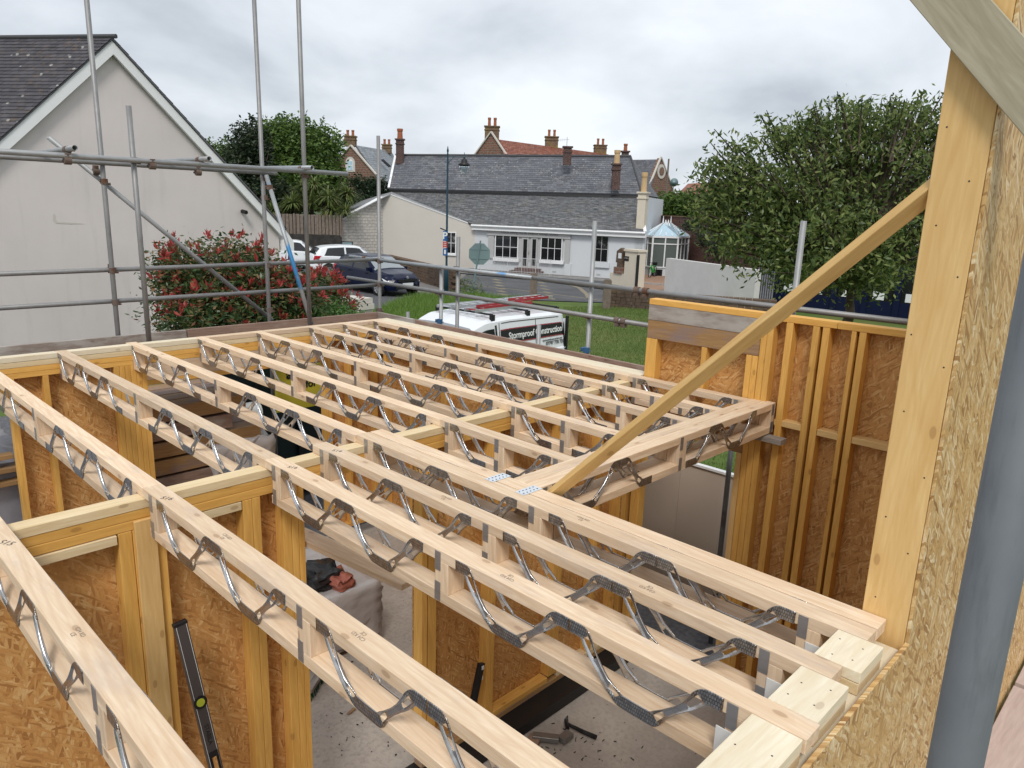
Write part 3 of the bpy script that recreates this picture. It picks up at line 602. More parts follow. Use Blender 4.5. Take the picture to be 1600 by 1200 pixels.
for a_, b_ in ((.10, .58), (.72, .90), (1.03, 1.20)):
    for k in range(4): nh.lathe((a_ + (b_ - a_) * (.22 + .56 * (k % 2)) + rn_.uniform(-.02, .02), -6.37 - .07 * (k // 2) + rn_.uniform(-.01, .01), -.0008), [(.0030, 0), (.002, .0008)], 7)
o = nh.build('nail_heads', 'steel_dark', nw); stuff(o)
nh = MB(); 
for k in range(16): zz = .08 + k * .155; yy = -6.37 - .09 * (k % 2) + rn_.uniform(-.012, .012); zz += rn_.uniform(-.04, .04); nh.tube((1.4092, yy, zz), (1.4084, yy, zz), .0028, 8)
o = nh.build('nail_holes', 'steel_dark', bpy.data.objects['corner_post']); stuff(o)
# white plastic packers under joist ends and steel hangers
for x, lb in ((.611, 'knotted joist'), (.93, 'joist beside the doubled beam'), (1.222, 'doubled beam')):
    o = abox('packer_strip', x - .004, x - .001, -6.325, -6.235, -.222, -.095, 'paper_white'); tag(o, 'small white strip hanging under the end plate of the ' + lb, 'strip')
for (u, v, lb) in ((777, 747, 'left'), (825, 767, 'right')):
    p = G(u, v, 0); h = thing('joist_hanger', 'bright punched metal hanger strap folded over the doubled beam, ' + lb + ' of the pair', 'hanger', (p.x, p.y, 0), 0, 'metal straps on the doubled beam')
    abox('strap', p.x - .06, p.x + .07, p.y - .03, p.y + .03, .0012, .0028, 'hanger_metal', h, bev=.0003)
    mb = MB()
    for i in range(5):
        for j in range(2): mb.lathe((p.x - .045 + i * .024, p.y - .014 + j * .028, .0028), [(.0045, 0), (.003, .0016)], 8)
    mb.build('nail_heads', 'steel_dark', h)
# ================================================================== INTERIOR CLUTTER
# spare joist plank resting over the doorway
a = onY(470, 832, -3.40); 
p0 = G(484, 842, -.55); p1 = G(640, 912, -.55)
o = bar('loose_plank', p0 + (p0 - p1) * .35, p1, .115, .035, 'joist_wood'); tag(o, 'loose pale plank lying slantwise above the wrapped pallet', 'plank')
pal = thing('wrapped_pallet', 'pallet stack wrapped in creased clear plastic beyond the doorway', 'pallet', (1.87, -1.5, -2.62))
def crumple(name, x0, x1, y0, y1, z0, z1, mat, parent, n=14, amp=.02, slant=0.0, seed=1):
    r = random.Random(seed); vs = []; fs = []; idx = {}
    def key(i, j, k):
        if (i, j, k) not in idx:
            idx[(i, j, k)] = len(vs); inside = (z1 - z0) * (k / n); vs.append((x0 + (x1 - x0) * i / n + r.uniform(-amp, amp), y0 + (y1 - y0) * j / n + r.uniform(-amp, amp), z0 + inside + r.uniform(-amp, amp) * (1 if k else 0) - slant * (i / n) * (k / n)))
        return idx[(i, j, k)]
    for a_ in range(n):
        for b_ in range(n):
            for (f, fl) in (((lambda p, q: (p, q, n)), 0), ((lambda p, q: (p, 0, q)), 0), ((lambda p, q: (p, n, q)), 1), ((lambda p, q: (0, p, q)), 1), ((lambda p, q: (n, p, q)), 0)):
                qd = [key(*f(a_, b_)), key(*f(a_ + 1, b_)), key(*f(a_ + 1, b_ + 1)), key(*f(a_, b_ + 1))]; fs.append(tuple(qd[::-1] if fl else qd))
    mb = MB(); mb.add(vs, fs); return mb.build(name, mat, parent, smooth=True)
crumple('plastic_wrap', 1.25, 2.49, -2.02, -.95, -2.52, -1.99, 'wrap', pal, 12, .016)
for i in range(5): abox('pallet_slat', 1.28, 2.47, -2.0 + i * .24, -1.9 + i * .24, -2.56, -2.535, 'grey_wood', pal)
for x in (1.33, 1.87, 2.4): abox('pallet_block', x - .05, x + .05, -2.0, -1.0, -2.62, -2.562, 'grey_wood', pal)
sk = thing('torn_cement_sack', 'crumpled red and black torn sack lying on the wrapped pallet', 'sack', (1.85, -1.7, -1.98))
crumple('sack_body', 1.90, 2.20, -1.86, -1.52, -1.98, -1.86, 'bag_dark', sk, 6, .03, seed=4); crumple('red_flap', 2.06, 2.22, -1.98, -1.72, -1.985, -1.89, 'bag_red', sk, 5, .025, seed=6); crumple('pale_lining', 1.74, 2.0, -1.62, -1.30, -1.985, -1.92, 'bag_pale', sk, 5, .03, seed=8)
br = thing('broom', 'green bristled broom head lying on the slab behind the doorway studs', 'broom', (1.4, -2.95, -2.62))
p = G(503, 1072, -2.62); mb = MB()
for i in range(26):
    for j in range(4): q = Vector((p.x - .17 + i * .0135, p.y - .10 + i * .010 + j * .014, -2.61)); mb.tube(q + Vector((0, 0, .07)), q + Vector((random.uniform(-.015, .015), random.uniform(-.03, .01), 0)), .0045, 4)
mb.build('bristles', 'broom_green', br); bar('broom_block', (p.x - .18, p.y - .10, -2.525), (p.x + .18, p.y + .17, -2.525), .06, .035, 'grey_wood', br)
hm = thing('claw_hammer', 'claw hammer lying on the concrete slab by the dark strip', 'hammer', (2.87, -3.95, -2.62)); p = G(885, 1132, -2.6)
mb = MB(); mb.tube(p + Vector((-.05, -.05, .02)), p + Vector((.02, .02, .02)), .017, 10); mb.tube(p + Vector((.02, .02, .02)), p + Vector((.075, .05, .01)), .014, 8, .004); mb.build('hammer_head', 'steel_dark', hm, True)
mb = MB(); mb.tube(p + Vector((-.01, -.01, .02)), p + Vector((.02, -.15, .01)), .012, 8, .016); mb.tube(p + Vector((.02, -.15, .01)), p + Vector((.045, -.26, .01)), .016, 8, .018); mb.build('hammer_grip', 'rubber', hm, True)
kx = thing('folded_bracket', 'grey folded bracket lying beside the hammer', 'bracket', (2.65, -4.0, -2.62)); p = G(858, 1152, -2.6)
bar('bracket_arm', p + Vector((-.10, .08, .02)), p + Vector((.02, -.08, .02)), .06, .04, 'bolster', kx); bar('bracket_arm', p + Vector((.02, -.10, .022)), p + Vector((.13, -.10, .022)), .07, .04, 'bolster', kx)
p = G(835, 1160, -2.6); o = bar('timber_offcut', p + Vector((-.25, -.12, 0)), p + Vector((.06, .04, 0)), .09, .045, 'header_wood'); tag(o, 'short brown timber offcut on the slab below the bracket', 'offcut')
p = G(543, 1116, -2.61); o = bar('wood_chip', p, p + Vector((.08, .02, 0)), .025, .01, 'header_wood'); tag(o, 'tiny wood chip on the concrete in the doorway', 'wood chip')
nm = MB()
for i in range(26): p = G(random.uniform(840, 1010), random.uniform(1120, 1190), -2.614); d = random.uniform(0, 6.3); nm.bar(p, p + Vector((math.cos(d), math.sin(d), 0)) * random.uniform(.01, .032), .005, .005)
for i in range(90):
    p = G(random.uniform(490, 1100), random.uniform(930, 1195), -2.614); d = random.uniform(0, 6.3); nm.bar(p, p + Vector((math.cos(d), math.sin(d), 0)) * random.uniform(.003, .012), .005, .004)
for i in range(34): p = G(random.uniform(500, 660), random.uniform(910, 1180), -2.614); d = random.uniform(0, 6.3); nm.bar(p, p + Vector((math.cos(d), math.sin(d), 0)) * random.uniform(.005, .03), .008, .006)
stuff(nm.build('floor_debris', 'earth'))
# spirit level leaning in front of the cross wall
lv = thing('spirit_level', 'dark grey spirit level with yellow vial leaning against the cross wall', 'spirit level', (.2, -3.75, -2.5))
a = onY(281, 975, -3.70); b = onY(341, 1215, -3.84); d = (b - a).normalized(); Ln = 1.75; b2 = a + d * Ln; nrm = Vector((0, -1, 0)); nrm = (nrm - d * nrm.dot(d)).normalized(); side = d.cross(nrm)
bar('level_body', a, b2, .062, .028, 'level_grey', lv, up=nrm); bar('end_cap', a - d * .012, a + d * .006, .066, .032, 'black', lv, up=nrm)
for sg in (-1, 1): bar('edge_line', a + side * .024 * sg + nrm * .0145, b2 + side * .024 * sg + nrm * .0145, .002, .001, 'paper_white', lv, up=nrm)
Wl = Matrix.Translation(a + d * .42 + nrm * .016) @ frame(d, nrm); mb = MB(); mb.lathe((0, 0, 0), [(.033, -.003), (.033, .003), (.022, .004)], 20); mb.build('vial_ring', 'black', lv, W=Wl); mb = MB(); mb.lathe((0, 0, .003), [(.021, 0), (.020, .003)], 20); mb.build('vial', 'vial', lv, W=Wl)
Wl = Matrix.Translation(a + d * .78 + nrm * .0145) @ frame(d, nrm); mb = MB(); mb.box((0, 0, .001), (.17, .046, .005)); mb.build('handle_slot', 'black', lv, W=Wl); mb = MB(); mb.box((0, 0, .004), (.11, .02, .003)); mb.build('handle_opening', 'osb_inside', lv, W=Wl)
text('printed_word', 'STABILA', Matrix.Translation(a + d * .60 + nrm * .0152) @ frame(d, nrm), .03, 'black', lv, .0003)
# dark tool leaning on the right cross wall panel
tl = thing('pry_bar', 'black handled pry tool leaning against the OSB right of the doorway', 'tool', (2.1, -3.66, -2.3)); a = onY(752, 1036, -3.66); b = onY(740, 1094, -3.68)
bar('grip', a, b + (b - a) * .6, .055, .03, 'black', tl, up=(0, -1, 0)); mb = MB(); mb.box(a + Vector((0, -.018, -.03)), (.022, .003, .03)); mb.box(a + Vector((-.005, -.018, -.11)), (.014, .003, .03)); mb.build('white_print', 'paper_white', tl)
# timber stack and machine behind the back wall
st = thing('timber_stack', 'stack of brown sawn boards under plastic seen through the left back opening', 'timber stack', (1.8, 1.2, -2.8))
for k in range(11):
    for j in range(4): abox('board', .9 + .02 * (k % 2), 2.30 - .03 * (j % 2) + .16 * (k % 3), .42 + j * .26, .66 + j * .26, -2.75 + k * .185, -2.65 + k * .185 + .055, 'header_wood' if (k + j) % 3 else 'old_board', st, axis=0)
crumple('plastic_cover', 2.05, 2.75, .38, .9, -1.9, -1.25, 'wrap', st, 8, .03, seed=11)
mc = thing('green_container', 'dark green site container with a yellow sign standing behind the back wall', 'container', (4.4, 3.2, -2.8))
abox('container_body', 2.75, 5.6, 1.9, 3.6, -2.7, -.75, 'machine_green', mc, .02); abox('container_lid', 2.70, 5.65, 1.85, 3.65, -.745, -.69, 'machine_green', mc, .02)
for x in (3.3, 3.9, 4.5, 5.1): abox('rib', x, x + .05, 1.86, 1.898, -2.6, -.8, 'black', mc)
mb = MB(); mb.tube((2.95, 1.72, -1.35), (3.25, 1.72, -1.35), .13, 16); mb.build('round_drum', 'pipe_white', mc, True)
sg = thing('yellow_sign', 'yellow placard with black lettering fixed in front of the green container', 'sign', (3.7, 1.6, -1.0))
pa = onY(428, 577, 1.5); pb = onY(512, 625, 1.5); abox('sign_board', pa.x, pb.x, 1.5, 1.52, pb.z - .05, pa.z, 'yellow_sign', sg)
Wt = T(0, 1.497, 0) @ Matrix.Rotation(R_(90), 4, 'X')
text('sign_lettering', 'ams.', T((pa.x + pb.x) / 2 - .04, 1.495, pa.z - .09) @ Matrix.Rotation(R_(90), 4, 'X'), .2, 'black', sg, .001, bold=.006); text('sign_small_print', 'for', T((pa.x + pb.x) / 2 + .14, 1.495, pa.z - .26) @ Matrix.Rotation(R_(90), 4, 'X'), .14, 'black', sg, .001, bold=.004)
text('sign_red_print', 'Su fa', T((pa.x + pb.x) / 2 - .02, 1.495, pa.z - .40) @ Matrix.Rotation(R_(90), 4, 'X'), .06, 'sign_red', sg, .001)
# wrapped stack and gravel at the far left
ws = thing('wrapped_timber_pile', 'plastic wrapped pile of timber at the left edge beyond the back wall stud', 'timber pile', (-.6, 1.0, -2.8))
crumple('grey_plastic', -1.8, .42, .32, 1.7, -2.75, -1.0, 'wrap_grey', ws, 14, .03, seed=3)
for k in range(3): abox('plank_end', -.25, .24 + .03 * k, .2, .3, -.92 - .12 * k, -.88 - .12 * k, 'header_wood', ws)
hb = thing('site_hoarding', 'beige site hoarding with white top edge outside the stairwell opening', 'hoarding', (5.7, -3.3, GZ)); ztop = onX(1125, 735, 5.7).z
abox('panel', 5.7, 5.72, -4.3, -3.1, GZ, ztop - .03, 'board_beige', hb, axis=1); abox('panel', 5.7, 5.72, -3.097, -1.6, GZ, ztop - .03, 'board_beige', hb, axis=1); abox('top_strip', 5.68, 5.74, -4.3, -1.6, ztop - .028, ztop, 'white_paint', hb)

# ================================================================== SCAFFOLD
TR = .0242
def coupler(p, parent, axis='z', mat='coupler_rust', s=1.0):
    mb = MB(); p = Vector(p)
    d = dict(x=Vector((1, 0, 0)), y=Vector((0, 1, 0)), z=Vector((0, 0, 1)))[axis]
    mb.tube(p - d * .028 * s, p + d * .028 * s, .034 * s, 12); o = Vector((1, 0, 0)) if axis != 'x' else Vector((0, 1, 0))
    e = d.cross(o); mb.tube(p + o * .03 - d * .02, p + o * .055 - d * .02, .013, 6); mb.box(p + e * .04 * s, (.045, .045, .04)); mb.tube(p + e * .045 - o * .03, p + e * .045 + o * .045, .008, 6)
    return mb.build('coupler', mat, parent)
def pole(label, a, b, mat='tube_metal', couplers=(), name='scaffold_tube', r=TR, group='scaffold tubes', cat='scaffold tube', cm='coupler_rust'):
    a, b = Vector(a), Vector(b); t = thing(name, label, cat, a, 0, group); tube('tube', a, b, r, mat, t, 16, True)
    for c in couplers: coupler(c[0], t, c[1], cm if len(c) < 3 else c[2])
    return t
XO, YO, YI = 4.87, 1.28, .45
def zo(u, v, Y): return onY(u, v, Y)
p1 = onY(183, 500, YO).x; p2 = onY(232, 520, YI).x; p3 = onY(422, 490, YO).x; p4 = onY(484, 500, YI).x; zr = 1.64
pole('tall outer pole crossing the roof edge of the white gable at the far left', (p1, YO, GZ), (p1 - .01, YO, 4.3), couplers=[((p1, YO, 1.45), 'z'), ((p1, YO, .56), 'z'), ((p1, YO, .23), 'z')])
pole('short inner pole with a free top end in front of the white gable', (p2, YI, -.33), (p2 - .01, YI, onY(200, 165, YI).z), couplers=[((p2, YI, zr), 'z')])
pole('tall outer pole just left of the blue painted brace', (p3, YO, GZ), (p3 - .03, YO, 4.3), couplers=[((p3, YO, zr - .07), 'z'), ((p3, YO, 1.35), 'z'), ((p3, YO, .02), 'z'), ((p3, YO, .56), 'z')])
pole('tallest inner pole just right of the blue painted brace', (p4, YI, -.33), (p4 - .02, YI, 4.3), couplers=[((p4, YI, zr - .04), 'z')])
pole('corner pole in front of the long slate roof and the blue car', (XO, YO, GZ), (XO, YO, onY(590, 212, YO).z), couplers=[((XO, YO, .57), 'z'), ((XO, YO, .25), 'z'), ((XO, YO, -.1), 'z')])
yv = lambda u, v: onX(u, v, XO)
a = yv(711, 400); pole('guard rail pole on the van side, taller of the close pair', (XO + .05, a.y, GZ), (XO + .05, a.y, yv(711, 370).z), 'tube_metal', [((XO + .02, a.y, .585), 'z')])
a = yv(685, 415); pole('shorter light grey pole of the close pair left of the stop sign', (XO + .05, a.y, GZ), (XO + .05, a.y, a.z), 'tube_light', [((XO + .02, a.y, .26), 'z'), ((XO + .03, a.y, -.1), 'z', 'blue_cap')])
a = yv(925, 345); pole('light grey guard pole in front of the shop window right of the van', (XO + .05, a.y, GZ), (XO + .05, a.y, a.z), 'tube_light', [((XO + .02, a.y, .26), 'z'), ((XO + .03, a.y, -.1), 'z', 'blue_cap')])
a = yv(1252, 345); pole('guard pole standing against the dark cherry tree', (XO + .05, a.y, GZ), (XO + .05, a.y, a.z), 'tube_light')
a = yv(847, 507); pole('stub pole end showing over the van lettering', (XO - .05, a.y, GZ), (XO - .05, a.y, a.z), 'tube_light')
a = yv(640, 487); pole('tiny stub pole end by the corner of the toe boards', (XO - .03, a.y, GZ), (XO - .03, a.y, a.z), 'tube_metal')
pole('dark pole outside the stairwell opening in front of the beige hoarding', (4.98, -4.02, GZ), (4.98, -4.02, -.25), 'near_tube')
pole('upper guard rail of the left scaffold, crossing the red shrub', (-1.6, YO + .045, .545), (XO + .1, YO + .045, .585), 'tube_metal', [((p1, YO + .04, .563), 'x')])
pole('lower guard rail of the left scaffold, crossing the red shrub', (-1.6, YO + .045, .235), (XO + .1, YO + .045, .24), 'tube_metal')
pole('upper guard rail of the van side, long with a blue smudge', (XO, 1.98, .58), (XO, -1.55, .585), 'tube_spot', [((XO, 1.62, .58), 'y')])
pole('upper guard rail section passing the gate pier and tree', (XO, -1.56, .585), (XO, -6.1, .59), 'tube_metal', [((XO, -3.03, .587), 'y'), ((XO, -2.93, .587), 'y')])
pole('lower guard rail of the van side, crossing the van roof', (XO, 2.05, .28), (XO, -3.6, .262), 'tube_metal', [((XO, -2.72, .265), 'y'), ((XO, -2.80, .265), 'y')])
pole('high level rail in front, crossing the whole white gable', (-1.6, YI - .05, zr), (onY(543, 273, YI - .05).x, YI - .05, zr), 'tube_light', [((1.66, YI - .05, zr - .04), 'x'), ((.95, YI - .05, zr - .04), 'x')])
pole('high level rail behind, ending beside the blue brace', (-1.6, YO - .05, zr - .01), (onY(432, 271, YO - .05).x, YO - .05, zr - .01), 'tube_metal', [((.55, YO - .05, zr - .05), 'x'), ((2.45, YO - .05, zr - .05), 'x')])
for i, (u, v, yb) in enumerate(((117, 231, 1.5), (327, 248, 1.5), (488, 262, 1.55))):
    a = onY(u, v, .25); pole(['open ended cross tube at the far left with a black hollow end', 'open ended cross tube in the middle of the gable', 'open ended cross tube with a blue tip by the tallest pole'][i], (a.x, .25, a.z), (a.x, yb, zr + .045), 'tube_light' if i < 2 else 'tube_spot', [((a.x, .47, a.z - .01), 'y')])
a = onY(75, 214, YO + .1); b = onY(425, 500, YO + .1); pole('long diagonal tube slanting down across the gable and red shrub', a, b, 'tube_light', [(onY(150, 268, YO + .07), 'x')])
a = onY(416, 274, YO - .07); b = onY(487, 507, YI + .06); pole('blue painted brace slanting between the two tall poles', a, b, 'tube_blue_paint', [(a + (b - a) * .08, 'z')])
np_ = Vector((-.35, -6.949, 0)); t = thing('near_scaffold_pole', 'blurred thick bluish grey scaffold pole close to the camera at the right edge', 'scaffold tube', (np_.x, np_.y, GZ)); tube('tube', (np_.x, np_.y, GZ), (np_.x, np_.y, 3.2), TR, 'near_tube', t, 40, True)
# toe boards and decks
def board(label, a, b, w_, h_, mat, name='toe_board', cat='board', group='scaffold boards'): o = bar(name, a, b, w_, h_, mat); tag(o, label, cat, group); return o
board('grey weathered toe board along the left half behind the back wall', (-2, 1.2, -.225), (onY(290, 515, 1.2).x, 1.2, -.225), .038, .225, 'grey_wood')
board('reddish toe board in front of the red shrub', (onY(292, 515, 1.2).x, 1.2, -.222), (4.75, 1.2, -.222), .038, .225, 'old_board')
board('short grey toe board at the corner left of the van', (4.79, 1.22, -.225), (4.79, yv(655, 495).y, -.225), .038, .225, 'grey_wood')
board('long reddish toe board under the van lettering', (4.79, yv(658, 495).y, -.225), (4.79, -3.66, -.235), .038, .225, 'old_board')
for k in range(3): board(['inner', 'middle', 'outer'][k] + ' scaffold plank of the walkway behind the back wall', (-2, .33 + k * .24, -.36), (4.7, .33 + k * .24, -.36), .225, .038, 'old_board', 'scaffold_plank', 'plank')
for k in range(2): board(['inner', 'outer'][k] + ' scaffold plank of the walkway on the van side', (4.3 + k * .24, 1.1, -.36), (4.3 + k * .24, -6.0, -.36), .225, .038, 'old_board', 'scaffold_plank', 'plank')
XGAP = 4.23
wood('pink_board', (.52, .42, .38), (.40, .31, .28), var=.1)
for k in range(5): board(['first', 'second', 'third', 'fourth', 'fifth'][k] + ' pinkish scaffold plank from the OSB wall at the lower right corner', (1.6 + .25 * k, -6.635 - .232 * k, -1.60), (XGAP - .02, -6.635 - .232 * k, -1.60), .225, .038, 'pink_board', 'scaffold_plank', 'plank', 'pinkish planks at the lower right')
for k in range(5): board(['first', 'second', 'third', 'fourth', 'fifth'][k] + ' farther scaffold plank beyond the dark gap at the lower right', (XGAP + .03, -6.635 - .232 * k, -1.60), (8, -6.635 - .232 * k, -1.60), .225, .038, 'pink_board', 'scaffold_plank', 'plank', 'farther planks at the lower right')
# ================================================================== BACKGROUND: facades, roofs
class Wall:
    """vertical wall plane through two ground points; s runs along it, out faces the camera"""
    def __init__(s, A, B):
        s.A = Vector((A[0], A[1], 0)); s.d = (Vector((B[0], B[1], 0)) - s.A); s.len = s.d.length; s.d.normalize(); s.n = Vector((s.d.y, -s.d.x, 0))
        if s.n.dot(Vector((CAM.x, CAM.y, 0)) - s.A) < 0: s.n = -s.n
    def uv(s, u, v):
        r = ray(u, v); t = (s.A - CAM).dot(s.n) / r.dot(s.n); p = CAM + r * t; return (p - s.A).dot(s.d), p.z
    def P(s, a, z, out=0.0): p = s.A + s.d * a + s.n * out; return Vector((p.x, p.y, z))
    def box(s, name, a0, a1, z0, z1, o0, o1, mat, parent):
        Rm = Matrix(((s.d.x, s.n.x, 0), (s.d.y, s.n.y, 0), (0, 0, 1))); mb = MB(); mb.box((0, 0, 0), (abs(a1 - a0), abs(o1 - o0), abs(z1 - z0)))
        W = T(s.P((a0 + a1) / 2, (z0 + z1) / 2, (o0 + o1) / 2)) @ Rm.to_4x4()
        if Rm.determinant() < 0: W = T(s.P((a0 + a1) / 2, (z0 + z1) / 2, (o0 + o1) / 2)) @ Matrix.Rotation(math.atan2(s.d.y, s.d.x), 4, 'Z')
        return mb.build(name, mat, parent, W=W)
    def poly(s, name, pts, thick, mat, parent, out=0.0):
        """pts = (s, z) outline; solid pushed back by thick. Mesh frame: x along the wall, z up"""
        ang = math.atan2(s.d.y, s.d.x); W = T(s.P(0, 0, out)) @ Matrix.Rotation(ang, 4, 'Z'); back = (Matrix.Rotation(-ang, 3, 'Z') @ (-s.n)) * thick
        mb = MB(); mb.prism([Vector((a, 0, z)) for a, z in pts], back); o = mb.build(name, mat, parent, W=W); return o
    def mat4(s, a, z, out): # text frame
        x = s.d if s.d.cross(Vector((0, 0, 1))).dot(s.n) > 0 else -s.d
        z_ = Vector((0, 0, 1)); nn = s.n; p = s.P(a, z, out); return Matrix(((x.x, z_.x, nn.x, p.x), (x.y, z_.y, nn.y, p.y), (x.z, z_.z, nn.z, p.z), (0, 0, 0, 1)))
def window(wl, a0, a1, z0, z1, cols, rows, parent, fm='white_paint', depth=.08, fw=.05, mw=.03, sill=True, out=0.0):
    f = wl.box('window', a0, a1, z0, z1, out - .05, out + .02, fm, parent)
    wl.box('pane', a0 + fw, a1 - fw, z0 + fw, z1 - fw, out + .021, out + .024, 'dark_glass', f)
    for i in range(1, cols): x = a0 + fw + (a1 - a0 - 2 * fw) * i / cols; wl.box('glazing_bar', x - mw / 2, x + mw / 2, z0 + fw, z1 - fw, out + .024, out + .045, fm, f)
    for i in range(1, rows): z = z0 + fw + (z1 - z0 - 2 * fw) * i / rows; wl.box('glazing_bar', a0 + fw, a1 - fw, z - mw / 2, z + mw / 2, out + .024, out + .047, fm, f)
    for (x0, x1, y0, y1) in ((a0, a0 + fw, z0, z1), (a1 - fw, a1, z0, z1), (a0 + fw, a1 - fw, z0, z0 + fw), (a0 + fw, a1 - fw, z1 - fw, z1)): wl.box('frame_bar', x0, x1, y0, y1, out + .02, out + .05, fm, f)
    if sill: wl.box('sill', a0 - .06, a1 + .06, z0 - .12, z0 - .005, out, out + .1, fm, f)
    return f
def slates(name, bl, br_, tr, tl, course, wd, mat, parent, th=.018, jit=.004, seed=1, under=True, dk=.12):
    """joined field of single slates over a quad (bottom-left, bottom-right, top-right, top-left)"""
    bl, br_, tr, tl = map(Vector, (bl, br_, tr, tl)); r = np.random.default_rng(seed)
    H = max((tl - bl).length, (tr - br_).length); nr = max(2, int(H / course)); V = []
    nrm = (br_ - bl).cross(tl - bl).normalized()
    if nrm.z < 0: nrm = -nrm
    for i in range(nr):
        t0, t1 = i / nr, min(1, (i + 1.12) / nr); a0 = bl.lerp(tl, t0); b0 = br_.lerp(tr, t0); a1 = bl.lerp(tl, t1); b1 = br_.lerp(tr, t1)
        wl_ = (b0 - a0).length; nc = max(1, int(wl_ / wd)); off = .5 * (i % 2)
        for j in range(-1, nc + 1):
            s0 = max(0, (j + off + .02) / nc); s1 = min(1, (j + off + .98) / nc)
            if s1 - s0 < .2 / nc: continue
            up = nrm * (th + float(r.uniform(0, jit))); lo = nrm * .002
            p = [a0.lerp(b0, s0) + up, a0.lerp(b0, s1) + up, a1.lerp(b1, s1) + lo + nrm * .003, a1.lerp(b1, s0) + lo + nrm * .003]
            V.append((p, [a0.lerp(b0, s0) - nrm * .01, a0.lerp(b0, s1) - nrm * .01]))
    mb = MB()
    for p, q in V: mb.add([p[0], p[1], p[2], p[3], q[0], q[1]], [(0, 1, 2, 3), (4, 5, 1, 0)])
    c = (bl + br_ + tr + tl) / 4; mb.v = [tuple(Vector(v) - c) for v in mb.v]
    o = stuff(mb.build(name, mat, parent, W=T(c)))
    if under:
        g = 10; P = [bl.lerp(br_, i / g).lerp(tl.lerp(tr, i / g), j / g) - nrm * .012 for j in range(g + 1) for i in range(g + 1)]; P2 = [p - nrm * dk for p in P]; n_ = len(P); q_ = [(j * (g + 1) + i, j * (g + 1) + i + 1, (j + 1) * (g + 1) + i + 1, (j + 1) * (g + 1) + i) for j in range(g) for i in range(g)]
        rim_ = list(range(g + 1)) + [j * (g + 1) + g for j in range(1, g + 1)] + [g * (g + 1) + i for i in range(g - 1, -1, -1)] + [j * (g + 1) for j in range(g - 1, 0, -1)]
        m2 = MB(); m2.add(P + P2, q_ + [tuple(k + n_ for k in f[::-1]) for f in q_] + [(rim_[k], rim_[(k + 1) % len(rim_)], rim_[(k + 1) % len(rim_)] + n_, rim_[k] + n_) for k in range(len(rim_))]); m2.build('roof_deck', 'lead', parent)
    return o
def chimney(wl_or_pos, x, y, z0, z1, w_, d_, mat, parent, pots=(), potmat='pot_orange', rz=0, cap=True, pot_h=.55, pr=.13):
    Rz = Matrix.Rotation(rz, 4, 'Z'); W = T(x, y, 0) @ Rz; mb = MB(); mb.box((0, 0, (z0 + z1) / 2), (w_, d_, z1 - z0))
    c = mb.build('chimney', mat, parent, W=W)
    if cap: mb = MB(); mb.box((0, 0, z1 + .05), (w_ + .16, d_ + .16, .1)); mb.box((0, 0, z1 - .28), (w_ + .1, d_ + .1, .09)); mb.build('chimney_cap', mat, c, W=W)
    for px in pots: mb = MB(); mb.lathe((px, 0, z1 + .09), [(pr * 1.1, 0), (pr * .95, pot_h * .7), (pr * 1.15, pot_h * .8), (pr * 1.15, pot_h), (pr * .8, pot_h), (pr * .8, pot_h - .1)], 12); mb.build('chimney_pot', potmat, c, W=W)
    return c
def chimney_px(u, vt, vb, wpx, D, mat, parent, pots=(0,), rz=None, **k):
    t = Q(u, vt, D); b = Q(u, vb, D); w_ = wpx / FPX * D; return chimney(None, t.x, t.y, b.z, t.z, w_, w_ * .8, mat, parent, pots, rz=(math.atan2(-CR.y, -CR.x) if rz is None else rz), **k)
# ---------------- white gabled building, left
gb = thing('gabled_building', 'large pale rendered building with white bargeboards and dark slate roof at the left', 'building', Q(200, 500, 21).xy.to_3d() + Vector((0, 0, GZ)))
pk = Q(171, 62, 20.3); cr_ = Q(436, 352, 24.0); wg = Wall(pk, cr_); se, ze = wg.uv(436, 352); zp = pk.z; slope = (zp - ze) / se
sl = -se; zl = ze
wg.poly('gable_wall', [(sl, GZ), (se - .02, GZ), (se - .02, ze - .1), (0, zp - .16), (sl, ze - .1)], .35, 'render_pink', gb)
for sg in (-1, 1):
    a = wg.P(0, zp - .02, .12); b = wg.P(se * sg, ze - .02, .12); dd = (b - a).normalized(); wg.poly('bargeboard', [(0, zp), (sg * (se + .12), ze - .12 * slope), (sg * (se + .12), ze - .12 * slope - .34), (0, zp - .36)] if sg > 0 else [(0, zp), (0, zp - .36), (sg * se, ze - .36), (sg * se, ze)], .10, 'white_paint', gb, out=.16)
sk_, zk = wg.uv(437, 338); wg.poly('eaves_kick', [(se + .12, ze - .12 * slope), (se + .42, ze - .52), (se + .42, ze - .80), (se + .05, ze - .80), (se + .05, ze - .5)], .4, 'white_paint', gb, out=.155)
rdir = (Q(0, 65, 20.9) - Q(171, 62, 20.3)); rdir.z = 0; rdir.normalize(); rl = 12
A_ = wg.P(0, zp + .03, .2); B_ = wg.P(sl, zl + .03, .2)
slates('slates', B_ + rdir * rl, B_, A_, A_ + rdir * rl, .135, .22, 'slate_dark', gb, seed=3, dk=.03)
C_ = wg.P(se + .15, ze - .12, .2); slates('rear_slates', C_, C_ + rdir * rl - wg.n * 0, A_ + rdir * rl, A_, .25, .3, 'slate_dark', gb, seed=4, dk=.03)
mb = MB(); mb.tube(A_ + Vector((0, 0, .03)) - rdir * .1, A_ + rdir * rl + Vector((0, 0, .03)), .055, 8); mb.build('ridge_tiles', 'ridge_tile', gb)
s_, z_ = wg.uv(378, 330); q = wg.P(s_, z_, .02); mb = MB(); mb.tube(q, q + wg.n * .22 - Vector((0, 0, .03)), .06, 12); mb.build('flue_outlet', 'black', gb)
